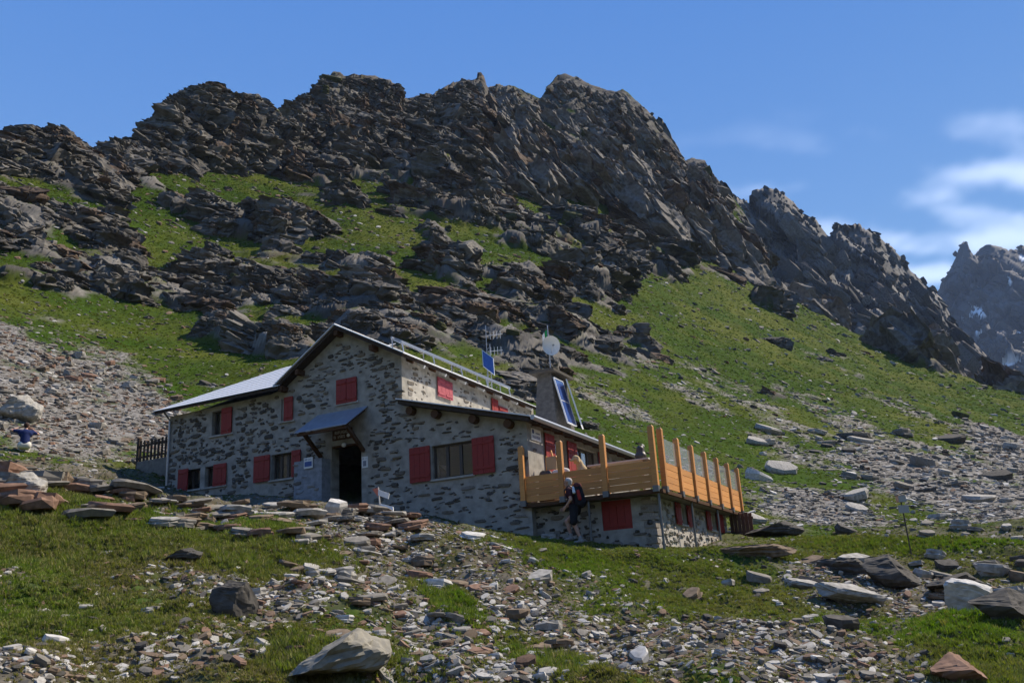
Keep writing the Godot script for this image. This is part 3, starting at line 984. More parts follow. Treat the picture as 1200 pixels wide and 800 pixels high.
	f = func(fc: float, fr: float) -> Array:
		var i := int(fr) * COLS + int(fc)
		if under_hut(P[i]) or (fr > seg_start[10] + 70 and fc < COLS * 0.68) or rng.randf() < rockw[i] * 1.3 or zone_s[i] > 0.45 + rng.randf() * 0.4: return []
		var r := Vector2(P[i].x, P[i].z).length()
		var n := tuft_noise.get_noise_3dv(P[i])
		var c := Color(0.05, 0.088, 0.012).lerp(Color(0.108, 0.122, 0.024), clampf(0.45 + n * 1.3 + rng.randf_range(-0.3, 0.3), 0.0, 1.0))
		var dry := tuft_noise.get_noise_3dv(P[i] * 1.7 + Vector3(200, 0, 0))
		if dry > 0.12: c = c.lerp(Color(0.13, 0.11, 0.035), clampf((dry - 0.12) * 2.2, 0.0, 0.7))
		return [r / 890.0 * rng.randf_range(1.4, 3.0), rng.randf_range(0.22, 0.45), 0.03, c * rng.randf_range(0.8, 1.15), 0.5]
	got = scatter([tuft], 200000, seg_start[5], seg_start[11], f)
	spread("turf", "", "", tuft, got[0][0], got[0][1], M.turf, hill)

var tuft_noise := fnoise(71, 0.06, FastNoiseLite.TYPE_SIMPLEX_SMOOTH, 3)

func tuft_mesh(seed_: int, blades: int, wide: float) -> ArrayMesh:
	var g := RandomNumberGenerator.new()
	g.seed = seed_
	var s := st()
	for k in blades:
		var a := g.randf() * TAU
		var root := Vector3(cos(a), 0, sin(a)) * g.randf_range(0.0, 0.42) * wide
		var lean := Vector3(g.randf_range(-1, 1), 0, g.randf_range(-1, 1)) * 0.3 + root * 0.5
		var h := g.randf_range(0.5, 1.0)
		var side := Vector3(-sin(a + g.randf()), 0, cos(a + g.randf())) * g.randf_range(0.05, 0.1) * wide
		var top := root + lean + Vector3(0, h, 0)
		var mid := root + lean * 0.35 + Vector3(0, h * 0.55, 0)
		quad(s, root - side, mid - side * 0.8, mid + side * 0.8, root + side)
		tri(s, mid - side * 0.8, top, mid + side * 0.8)
	return done(s)

func cover_foreground() -> void:
	var ground := get_node("ground")
	var f := func(fc: float, fr: float) -> Array:   # gravel and small stones
		var i := int(fr) * COLS + int(fc)
		if under_hut(P[i]): return []
		var g := gravel[i]
		var n := tuft_noise.get_noise_3dv(P[i] * 9.0)
		if rng.randf() > g * 0.62 + 0.12 + n * 0.5: return []
		var size := 0.02 + 0.11 * pow(rng.randf(), 4.4) + (0.12 * pow(rng.randf(), 7.0))
		return [size, 1.0, 0.13, stone_color(0.27, 0.36), 0.2]
	var got := scatter(slabs, 150000, seg_start[1], seg_start[6] + 10, f)
	for k in slabs.size(): spread("gravel", "", "", slabs[k], got[k][0], got[k][1], M.stone, ground)
	var tufts := [tuft_mesh(5, 18, 0.7), tuft_mesh(6, 22, 0.8), tuft_mesh(7, 14, 0.6)]
	f = func(fc: float, fr: float) -> Array:   # turf
		var i := int(fr) * COLS + int(fc)
		if under_hut(P[i]): return []
		var n := tuft_noise.get_noise_3dv(P[i] * 7.0)
		var m := tuft_noise.get_noise_3dv(P[i] * 3.0 + Vector3(90, 0, 0))
		var d := maxf(0.16, lush[i] * 0.95 + 0.36 + n * 0.9 - gravel[i] * 0.75)
		if rng.randf() > d: return []
		var green := clampf(lush[i] * 0.6 + m * 0.9 + 0.08 + rng.randf_range(-0.2, 0.2), 0.0, 1.0)
		var c := Color(0.22, 0.186, 0.095).lerp(Color(0.155, 0.22, 0.04), green) * rng.randf_range(0.75, 1.25)
		if rng.randf() < 0.10: c = Color(0.27, 0.23, 0.12)
		return [rng.randf_range(0.07, 0.15) * (0.8 + lush[i] * 0.45), rng.randf_range(0.4, 0.8) * (0.55 + 0.5 * lush[i]), 0.01, c, 0.9]
	got = scatter(tufts, 260000, seg_start[1], seg_start[6] + 6, f)
	for k in 3: spread("grass", "", "", tufts[k], got[k][0], got[k][1], M.turf, ground)

func under_hut(p: Vector3) -> bool:
	var d := p - HUT
	var y := deg_to_rad(YAW)
	var s := d.dot(Vector3(cos(y), 0, sin(y)))
	var t := d.dot(Vector3(sin(y), 0, -cos(y)))
	return t > -0.05 and t < 10.0 and s > -18.0 and s < -0.1

func rock_at(called: String, x: float, y: float, wide: float, high: float, mesh: Mesh, tone: int, turn: float, tilt: Vector3, label: String, group := "", sink := 0.2, raise := 0.0, deep := 0.8) -> MeshInstance3D:
	var at := sight(x, y)
	var p := land_cell(at.x, at.y)
	var m := p.distance_to(EYE) / FOCAL
	var o := obj(called, mesh, M.tones[tone])
	var b := Basis.from_euler(tilt) * Basis(Vector3.UP, turn)
	var a := mesh.get_aabb().size
	o.transform = Transform3D(b.scaled_local(Vector3(wide * m / a.x, high * m / a.y, wide * m * deep / a.z)), p + Vector3(0, raise - high * m * sink, 0))
	tag(o, label, "rock", group, "thing")
	return o

func lay_rocks() -> void:
	# rocks that can be told apart
	var big: Mesh = hewn[0]
	var lump: Mesh = hewn[1]
	var plate := boulder_mesh(303, 10, Vector3(1.4, 0.45, 1.0), 0.03)
	var wedge: Mesh = hewn[2]
	for q in [
		["boulder", 400, 790, 112, 54, hewn[1], 5, 0.35, Vector3(0.1, 0, 0.12), "large pale boulder with yellow-green lichen lying in the turf", 0.1, 0.9],
		["standing_slab", 268, 716, 60, 46, hewn[4], 4, 0.2, Vector3(0.3, 0, -0.55), "dark slab with a pale top edge leaning in the turf", 0.15, 0.5],
		["small_boulder", 213, 656, 42, 16, lump, 4, 0.2, Vector3(0, 0, 0.05), "small dark grey boulder in the green grass", 0.1, 0.8],
		["white_block", 390, 604, 27, 20, rock_mesh(305, 5, 1, 0.5, 1.3), 6, 0.4, Vector3(0.2, 0, -0.3), "bright white stone block resting on the rubble before the door", 0.05, 0.7],
		["pale_slab", 1136, 718, 60, 50, hewn[3], 6, 0.5, Vector3(0.3, 0.2, -0.5), "big pale slab tilted against the dark boulders", 0.15, 0.9],
		["dark_boulder", 1178, 724, 70, 40, big, 4, 0.0, Vector3(0, 0, -0.06), "large dark boulder behind the big pale slab", 0.1, 0.8],
		["dark_boulder", 1120, 690, 62, 24, lump, 4, 0.2, Vector3(0, 0, -0.08), "dark flat-topped boulder above the big pale slab", 0.1, 0.8],
		["rock_outcrop", 1042, 684, 66, 36, hewn[4], 4, 0.1, Vector3(0, 0, -0.16), "dark overhanging outcrop at the foot of the metal signpost", 0.1, 0.7],
		["rock_outcrop", 990, 670, 56, 22, wedge, 4, 0.0, Vector3(0, 0, -0.10), "long low dark outcrop beside the overhanging outcrop", 0.1, 0.7],
		["long_slab", 908, 628, 66, 20, lump, 4, 0.1, Vector3(0, 0, -0.02), "long dark rounded slab on the grass behind the terrace", 0.1, 0.6],
		["retaining_ledge", 890, 650, 84, 16, wedge, 2, 0.0, Vector3(0, 0, -0.03), "long brown layered ledge beside the basement wall", 0.1, 0.5],
		["pale_boulder", 18, 492, 50, 34, lump, 1, 0.4, Vector3(0, 0, 0.1), "big light grey boulder in the scree behind the man in blue", 0.1, 0.8],
		["grey_boulder", 22, 578, 52, 30, lump, 1, 0.2, Vector3(0, 0, 0.05), "light grey boulder below the rusty slabs at the grass edge", 0.12, 0.8],
		["red_boulder", 1122, 796, 62, 34, big, 3, 0.5, Vector3(0, 0, 0.1), "reddish broken boulder standing in the turf", 0.12, 0.9],
		["split_slab", 1000, 700, 64, 20, plate, 1, 0.3, Vector3(0.25, 0, -0.25), "pale grey slab sloping below the overhanging outcrop", 0.1, 0.8],
		["split_slab", 950, 690, 46, 14, plate, 1, -0.2, Vector3(0.2, 0, -0.2), "small pale slab sloping below the low dark outcrop", 0.1, 0.8],
		["scree_boulder", 545, 300, 40, 30, big, 0, 0.2, Vector3(0, 0, -0.2), "grey block standing in the mountain turf above the roof", 0.1, 0.8],
		["white_rock", 628, 660, 9, 14, wedge, 6, 0.2, Vector3(0.3, 0, 0.9), "small upright white stone on the turf below the hiker", 0.05, 0.5],
	]:
		var o := rock_at(q[0], q[1], q[2], q[3], q[4], q[5], q[6], q[7], q[8], q[9], "", q[10], 0.0, q[11])
	# the rubble bank before the hut: slabs laid and tumbled over one another
	var g := "slabs of the rubble bank before the hut"
	for k in 120:
		var x := rng.randf_range(-20, 500)
		var u := rng.randf()
		var crest := lerpf(556.0, 596.0, clampf(x / 250.0, 0.0, 1.0)) + maxf(0.0, x - 330.0) * 0.07
		var y := crest + u * u * 34.0 + 2.0
		var wide := rng.randf_range(14, 44) * (1.35 if x < 180 else 1.0)
		var red := x < 170 or rng.randf() < 0.25
		var tone: int = [2, 3, 3, 0][rng.randi() % 4] if red else [0, 0, 1, 2, 5, 1][rng.randi() % 6]
		rock_at("schist_slab", x, y, wide, wide * rng.randf_range(0.13, 0.30), slabs[rng.randi() % slabs.size()], tone, rng.randf_range(-0.5, 0.5), Vector3(rng.randf_range(-0.15, 0.3), 0, rng.randf_range(-0.2, 0.12)), "weathered schist slab in the long rubble bank before the hut", g, 0.1, (1.0 - u) * rng.randf_range(0.0, 0.16))
	g = "slabs tumbled below the rubble bank"
	for k in 120:
		var x := rng.randf_range(330, 660)
		var y := 622.0 + 150.0 * pow(rng.randf(), 1.5) + (x - 330) * 0.03
		var wide := 10.0 + 30.0 * pow(rng.randf(), 2.2)
		rock_at("tumbled_slab", x, y, wide, wide * rng.randf_range(0.16, 0.4), slabs[rng.randi() % slabs.size()], [0, 2, 1, 3, 1, 6][rng.randi() % 6], rng.randf_range(-0.7, 0.7), Vector3(rng.randf_range(-0.2, 0.4), 0, rng.randf_range(-0.25, 0.15)), "flat slab tumbled onto the stony turf below the rubble bank", g)
	g = "stones lying loose in the near turf"
	for k in 90:
		var x := rng.randf_range(0, 1200)
		var y := rng.randf_range(660, 800)
		var wide := 9.0 + 22.0 * pow(rng.randf(), 3.0)
		rock_at("loose_stone", x, y, wide, wide * rng.randf_range(0.22, 0.5), slabs[rng.randi() % slabs.size()], [0, 1, 1, 6, 2, 1][rng.randi() % 6], rng.randf_range(-1.5, 1.5), Vector3(rng.randf_range(-0.2, 0.5), 0, rng.randf_range(-0.3, 0.3)), "single loose stone lying in the sparse turf and gravel", g)
	g = "broken rocks round the dark outcrops"
	for k in 46:
		var x := rng.randf_range(880, 1200)
		var y := rng.randf_range(650, 740)
		var wide := 8.0 + 32.0 * pow(rng.randf(), 2.8)
		rock_at("broken_rock", x, y, wide, wide * rng.randf_range(0.2, 0.45), (blocks if k % 3 == 0 else slabs)[rng.randi() % 6], [4, 0, 1, 4, 2, 0][rng.randi() % 6], rng.randf_range(-0.6, 0.6), Vector3(rng.randf_range(-0.1, 0.4), 0, rng.randf_range(-0.3, 0.1)), "broken rock on the turf round the dark outcrops", g)
	g = "large stones of the scree"
	for k in 110:
		var x := rng.randf_range(-10, 215)
		var y := lerpf(392.0 + x * 0.27, 548.0, rng.randf())
		var wide := 7.0 + 13.0 * pow(rng.randf(), 2.5)
		rock_at("scree_stone", x, y, wide, wide * rng.randf_range(0.25, 0.5), slabs[rng.randi() % slabs.size()], [0, 1, 2, 3, 0, 1][rng.randi() % 6], rng.randf_range(-1, 1), Vector3(rng.randf_range(-0.1, 0.5), 0, rng.randf_range(-0.3, 0.3)), "large angular stone in the scree beside the picket fence", g)
	g = "large stones of the boulder field"
	for k in 110:
		var x := rng.randf_range(880, 1200)
		var y := rng.randf_range(500, 632)
		var wide := 8.0 + 30.0 * pow(rng.randf(), 3.0)
		rock_at("field_stone", x, y, wide, wide * rng.randf_range(0.2, 0.45), slabs[rng.randi() % slabs.size()], [0, 1, 6, 1, 0, 4][rng.randi() % 6], rng.randf_range(-1, 1), Vector3(rng.randf_range(-0.1, 0.5), 0, rng.randf_range(-0.35, 0.15)), "large flat stone in the boulder field beyond the terrace", g)

# ---------------------------------------------------------------- the hut
# its own axes: x along the front to the right, y up, z out of the front; L(s, t, h) with t running back

var hut: Node3D
var wall_stones := []
var stone_count := 0

func L(s: float, t: float, h: float) -> Vector3:
	return Vector3(s, h, -t)

func make_hut_materials() -> void:
	var mortar := func(seed_: int, c: Color, k: float) -> StandardMaterial3D:
		return grained(mat(Color.WHITE, 0.95), noise_tex(seed_, 0.012, c * 0.62, c * 1.3, 512, 6, c), k, 1.6)
	M.mortar = mortar.call(51, Color(0.32, 0.30, 0.262), 0.55)
	M.mortar_pale = mortar.call(52, Color(0.40, 0.375, 0.33), 0.55)
	M.mortar_dark = mortar.call(53, Color(0.20, 0.188, 0.165), 0.7)
	M.porch_stone = mortar.call(54, Color(0.27, 0.28, 0.30), 0.8)
	M.masonry = []
	for c in [Color(0.10, 0.09, 0.076), Color(0.145, 0.128, 0.106), Color(0.18, 0.148, 0.11), Color(0.075, 0.068, 0.06), Color(0.21, 0.19, 0.165)]:
		M.masonry.append(grained(mat(Color.WHITE, 0.9), noise_tex(60 + M.masonry.size(), 0.03, c * 0.6, c * 1.45, 256, 5, c), 2.2, 0.8))
	M.rubble = []
	for c in [Color(0.33, 0.31, 0.28), Color(0.42, 0.40, 0.37), Color(0.26, 0.23, 0.20), Color(0.36, 0.31, 0.25)]:
		M.rubble.append(grained(mat(Color.WHITE, 0.9), noise_tex(70 + M.rubble.size(), 0.03, c * 0.65, c * 1.35, 256, 5, c), 2.2, 1.0))
	M.red = grained(mat(Color.WHITE, 0.6), noise_tex(80, 0.02, Color(0.19, 0.010, 0.007), Color(0.31, 0.020, 0.011), 256, 5), 1.5)
	M.red_faded = grained(mat(Color.WHITE, 0.75), noise_tex(81, 0.02, Color(0.30, 0.045, 0.065), Color(0.46, 0.10, 0.12), 256, 5), 1.5)
	M.sheet = grained(mat(Color.WHITE, 0.42, 0.25), noise_tex(83, 0.01, Color(0.70, 0.71, 0.72), Color(0.86, 0.86, 0.86), 256, 5), 0.8)
	M.sheet_blue = grained(mat(Color.WHITE, 0.4, 0.35), noise_tex(84, 0.012, Color(0.22, 0.25, 0.31), Color(0.36, 0.39, 0.45), 256, 5), 0.9)
	M.fascia = grained(mat(Color.WHITE, 0.8), noise_tex(85, 0.02, Color(0.035, 0.028, 0.024), Color(0.075, 0.058, 0.046), 256, 5), 1.2)
	M.timber = grained(mat(Color.WHITE, 0.8), noise_tex(86, 0.02, Color(0.06, 0.032, 0.018), Color(0.12, 0.066, 0.036), 256, 5), 1.2)
	M.metal = mat(Color(0.42, 0.43, 0.45), 0.38, 0.85)
	M.zinc = mat(Color(0.16, 0.17, 0.175), 0.5, 0.6)
	M.white_metal = mat(Color(0.72, 0.73, 0.74), 0.35, 0.3)
	M.dark_frame = mat(Color(0.055, 0.042, 0.034), 0.5)
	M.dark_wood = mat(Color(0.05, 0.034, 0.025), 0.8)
	M.glass = mat(Color(0.9, 0.95, 0.95, 1), 0.03)
	M.glass.albedo_color.a = 0.12
	M.glass.transparency = BaseMaterial3D.TRANSPARENCY_ALPHA
	M.window_glass = mat(Color(0.1, 0.12, 0.12), 0.02)
	M.window_glass.albedo_color.a = 0.06
	M.window_glass.transparency = BaseMaterial3D.TRANSPARENCY_ALPHA
	M.white = mat(Color(0.74, 0.74, 0.72), 0.7)
	M.cloth_pale = mat(Color(0.55, 0.53, 0.49), 0.9)
	M.solar = grained(mat(Color.WHITE, 0.12), noise_tex(87, 0.006, Color(0.025, 0.055, 0.20), Color(0.06, 0.12, 0.34), 256, 3), 2.0)
	M.larch = []
	for k in 4:
		M.larch.append(wood(90 + k, Color(0.60, 0.265, 0.065) * (0.80 + 0.11 * k)))

func wood(seed_: int, c: Color) -> StandardMaterial3D:
	# long grain: noise stretched along the board
	var n := FastNoiseLite.new()
	n.seed = seed_
	n.frequency = 0.02
	n.fractal_octaves = 4
	var im := Image.create(256, 256, false, Image.FORMAT_RGB8)
	for y in 256:
		for x in 256:
			var v := n.get_noise_2d(x * 0.35, y * 4.5) * 0.8 + n.get_noise_2d(x * 1.1 + 500.0, y * 16.0) * 0.45
			var k := clampf(0.5 + v, 0.0, 1.0)
			im.set_pixel(x, y, (c * lerpf(0.82, 1.12, k)).linear_to_srgb())
	var m := mat(Color.WHITE, 0.6)
	m.albedo_texture = ImageTexture.create_from_image(im)
	m.uv1_triplanar = true
	m.uv1_scale = Vector3(0.5, 1.3, 0.5)
	m.clearcoat_enabled = true
	m.clearcoat = 0.15
	m.clearcoat_roughness = 0.4
	return m

func wall(called: String, origin: Vector3, along: Vector3, outward: Vector3, tops: Array, low: float, thick: float, holes: Array, m: Material) -> MeshInstance3D:
	# a wall in a plane: tops = [[a, height], ...], holes = [[a0, a1, h0, h1], ...]
	var cuts := []
	for p in tops: cuts.append(float(p[0]))
	for h in holes:
		cuts.append(float(h[0])); cuts.append(float(h[1]))
	cuts.sort()
	var s := st()
	var at := func(a: float, h: float, d: float) -> Vector3: return origin + along * a + Vector3(0, h, 0) - outward * d
	var flip := along.cross(Vector3.UP).dot(outward) < 0.0
	var face := func(p: Array) -> void:
		if flip: quad(s, p[3], p[2], p[1], p[0])
		else: quad(s, p[0], p[1], p[2], p[3])
	var top := func(a: float) -> float:
		for k in tops.size() - 1:
			if a <= tops[k + 1][0] + 1e-5: return lerpf(tops[k][1], tops[k + 1][1], clampf((a - tops[k][0]) / (tops[k + 1][0] - tops[k][0]), 0.0, 1.0))
		return tops[tops.size() - 1][1]
	for k in cuts.size() - 1:
		var a: float = cuts[k]
		var b: float = cuts[k + 1]
		if b - a < 1e-4: continue
		var spans := []
		for h in holes:
			if h[0] <= a + 1e-4 and h[1] >= b - 1e-4: spans.append([float(h[2]), float(h[3])])
		spans.sort_custom(func(x, y): return x[0] < y[0])
		var y0 := low
		for q in spans + [null]:
			var ta: float = top.call(a) if q == null else q[0]
			var tb: float = top.call(b) if q == null else q[0]
			if ta > y0 + 1e-4:
				face.call([at.call(a, y0, 0.0), at.call(a, ta, 0.0), at.call(b, tb, 0.0), at.call(b, y0, 0.0)])
				face.call([at.call(b, y0, thick), at.call(b, tb, thick), at.call(a, ta, thick), at.call(a, y0, thick)])
			if q != null: y0 = q[1]
			else: face.call([at.call(a, ta, 0.0), at.call(a, ta, thick), at.call(b, tb, thick), at.call(b, tb, 0.0)])
	for h in holes:   # reveals
		face.call([at.call(h[0], h[2], 0.0), at.call(h[0], h[2], thick), at.call(h[0], h[3], thick), at.call(h[0], h[3], 0.0)])
		face.call([at.call(h[1], h[2], thick), at.call(h[1], h[2], 0.0), at.call(h[1], h[3], 0.0), at.call(h[1], h[3], thick)])
		face.call([at.call(h[0], h[3], 0.0), at.call(h[0], h[3], thick), at.call(h[1], h[3], thick), at.call(h[1], h[3], 0.0)])
		face.call([at.call(h[0], h[2], thick), at.call(h[0], h[2], 0.0), at.call(h[1], h[2], 0.0), at.call(h[1], h[2], thick)])
	var e: float = tops[0][0]
	var w: float = tops[tops.size() - 1][0]
	face.call([at.call(e, low, thick), at.call(e, tops[0][1], thick), at.call(e, tops[0][1], 0.0), at.call(e, low, 0.0)])
	face.call([at.call(w, low, 0.0), at.call(w, tops[tops.size() - 1][1], 0.0), at.call(w, tops[tops.size() - 1][1], thick), at.call(w, low, thick)])
	return obj(called, done(s), m, hut)

func make_wall_stones() -> void:
	# faces of stones left bare by the pointing: flat, uneven outline, 1 x 1, standing a little out of the plane (z)
	for k in 9:
		var g := RandomNumberGenerator.new()
		g.seed = 500 + k
		var s := st()
		var n := 7 + k % 3
		var rim := []
		var face := []
		for i in n:
			var a := TAU * (i + g.randf_range(-0.3, 0.3)) / n
			var ex := signf(cos(a)) * pow(absf(cos(a)), 0.7) * g.randf_range(0.38, 0.52)
			var ey := signf(sin(a)) * pow(absf(sin(a)), 0.6) * g.randf_range(0.34, 0.52)
			rim.append(Vector3(ex, ey, -0.5))
			face.append(Vector3(ex * g.randf_range(0.82, 0.94), ey * g.randf_range(0.8, 0.94), g.randf_range(0.7, 1.1)))
		var mid := Vector3(g.randf_range(-0.1, 0.1), g.randf_range(-0.1, 0.1), g.randf_range(0.9, 1.25))
		for i in n:
			var j := (i + 1) % n
			quad(s, rim[j], face[j], face[i], rim[i])
			tri(s, face[j], mid, face[i])
		wall_stones.append(done(s))

func stones_on(part: Node3D, origin: Vector3, along: Vector3, outward: Vector3, area: Array, avoid: Array, count: int, size: Vector2, mats: Array, proud: float, keep = null, loose := 0.4) -> void:
	# rows of bare stones; none overlap, none over an opening
	var put := []
	var b0 := Basis(along, Vector3.UP, outward)
	var tries := 0
	var made := 0
	while made < count and tries < count * 30:
		tries += 1
		var w := size.x * rng.randf_range(0.55, 1.45)
		var h := size.y * rng.randf_range(0.6, 1.35)
		var a := rng.randf_range(area[0], area[1])
		var y := rng.randf_range(area[2], area[3])
		y = roundf(y / (size.y * 1.45)) * size.y * 1.45 + rng.randf_range(-0.04, 0.04)
		var clash := false
		for q in avoid:
			if a + w * 0.55 > q[0] and a - w * 0.55 < q[1] and y + h * 0.6 > q[2] and y - h * 0.6 < q[3]: clash = true
		for q in put:
			if absf(a - q[0]) < (w + q[2]) * 0.52 + loose * 0.1 and absf(y - q[1]) < (h + q[3]) * 0.52: clash = true
		if clash or (keep != null and not keep.call(a, y + h * 0.7)): continue
		put.append([a, y, w, h])
		made += 1
		stone_count += 1
		var o := MeshInstance3D.new()
		o.name = "stone"
		o.mesh = wall_stones[rng.randi() % wall_stones.size()]
		o.material_override = mats[rng.randi() % mats.size()]
		part.add_child(o, true)
		o.transform = Transform3D((b0 * Basis(Vector3.BACK, rng.randf_range(-0.10, 0.10))).scaled_local(Vector3(w, h, proud)), origin + along * a + Vector3(0, y, 0))

func fill_stones(part: Node3D, origin: Vector3, along: Vector3, outward: Vector3, area: Array, avoid: Array, count: int, size: Vector2, m: Material, proud: float, keep = null) -> void:
	# the small stones between, as one piece
	var s := SurfaceTool.new()
	s.begin(Mesh.PRIMITIVE_TRIANGLES)
	var b0 := Basis(along, Vector3.UP, outward)
	for k in count:
		var a := rng.randf_range(area[0], area[1])
		var y := rng.randf_range(area[2], area[3])
		var w := size.x * rng.randf_range(0.5, 1.6)
		var clash: bool = keep != null and not keep.call(a, y + 0.1)
		for q in avoid:
			if a + w * 0.5 > q[0] and a - w * 0.5 < q[1] and y > q[2] and y < q[3]: clash = true
		if clash: continue
		s.append_from(wall_stones[rng.randi() % wall_stones.size()], 0, Transform3D((b0 * Basis(Vector3.BACK, rng.randf_range(-0.25, 0.25))).scaled_local(Vector3(w, size.y * rng.randf_range(0.5, 1.6), proud * rng.randf_range(0.6, 1.2))), origin + along * a + Vector3(0, y, 0)))
	obj("small_stones", s.commit(), m, part).set_meta("kind", "stuff")

func shutter(parent: Node3D, origin: Vector3, along: Vector3, outward: Vector3, a0: float, a1: float, h0: float, h1: float, m: Material, off := 0.04, boards := 0) -> Node3D:
	# a leaf of upright boards on two ledges
	var o := Node3D.new()
	o.name = "shutter"
	parent.add_child(o, true)
	var n := boards if boards > 0 else maxi(2, roundi((a1 - a0) / 0.2))
	var at := origin - outward * 0.0
	for k in n:
		var s := st()
		var x0 := lerpf(a0, a1, float(k) / n) + 0.004
		var x1 := lerpf(a0, a1, float(k + 1) / n) - 0.004
		var d := off + 0.028 + 0.004 * (k % 2)
		plank(s, at, along, outward, x0, x1, h0, h1, off, d)
		obj("board", done(s), m, o)
	for hh in [lerpf(h0, h1, 0.16), lerpf(h0, h1, 0.84)]:
		var s := st()
		plank(s, at, along, outward, a0 + 0.03, a1 - 0.03, hh - 0.035, hh + 0.035, off + 0.0325, off + 0.05)
		obj("ledge", done(s), m, o)
	return o

func plank(s: SurfaceTool, at: Vector3, along: Vector3, outward: Vector3, a0: float, a1: float, h0: float, h1: float, d0: float, d1: float) -> void:
	var p := []
	for y in [h0, h1]:
		for q in [[a0, d1], [a1, d1], [a1, d0], [a0, d0]]:
			p.append(at + along * float(q[0]) + Vector3(0, y, 0) + outward * float(q[1]))
	if along.cross(Vector3.UP).dot(outward) < 0.0:
		p = [p[1], p[0], p[3], p[2], p[5], p[4], p[7], p[6]]
	hexa(s, p)

func window(parent: Node3D, origin: Vector3, along: Vector3, outward: Vector3, a0: float, a1: float, h0: float, h1: float, panes: int, frame: Material, depth := 0.16, called := "window") -> Node3D:
	var o := Node3D.new()
	o.name = called
	parent.add_child(o, true)
	var s := st()
	var w := 0.055
	for q in [[a0, a1, h0, h0 + w], [a0, a1, h1 - w, h1], [a0, a0 + w, h0 + w, h1 - w], [a1 - w, a1, h0 + w, h1 - w]]:
		plank(s, origin, along, outward, q[0], q[1], q[2], q[3], -depth - 0.06, -depth)
	for k in range(1, panes):
		var x := lerpf(a0, a1, float(k) / panes)
		plank(s, origin, along, outward, x - 0.05, x + 0.05, h0 + w, h1 - w, -depth - 0.058, -depth + 0.006)
	obj("frame", done(s), frame, o)
	for k in panes:
		s = st()
		plank(s, origin, along, outward, lerpf(a0, a1, float(k) / panes) + 0.045, lerpf(a0, a1, float(k + 1) / panes) - 0.045, h0 + 0.045, h1 - 0.045, -depth - 0.035, -depth - 0.025)
		obj("pane", done(s), M.window_glass, o)
	s = st()
	plank(s, origin, along, outward, a0 - 0.08, a1 + 0.08, h0 - 0.06, h0 - 0.002, -0.02, 0.06)
	obj("sill", done(s), M.mortar_pale, o)
	return o

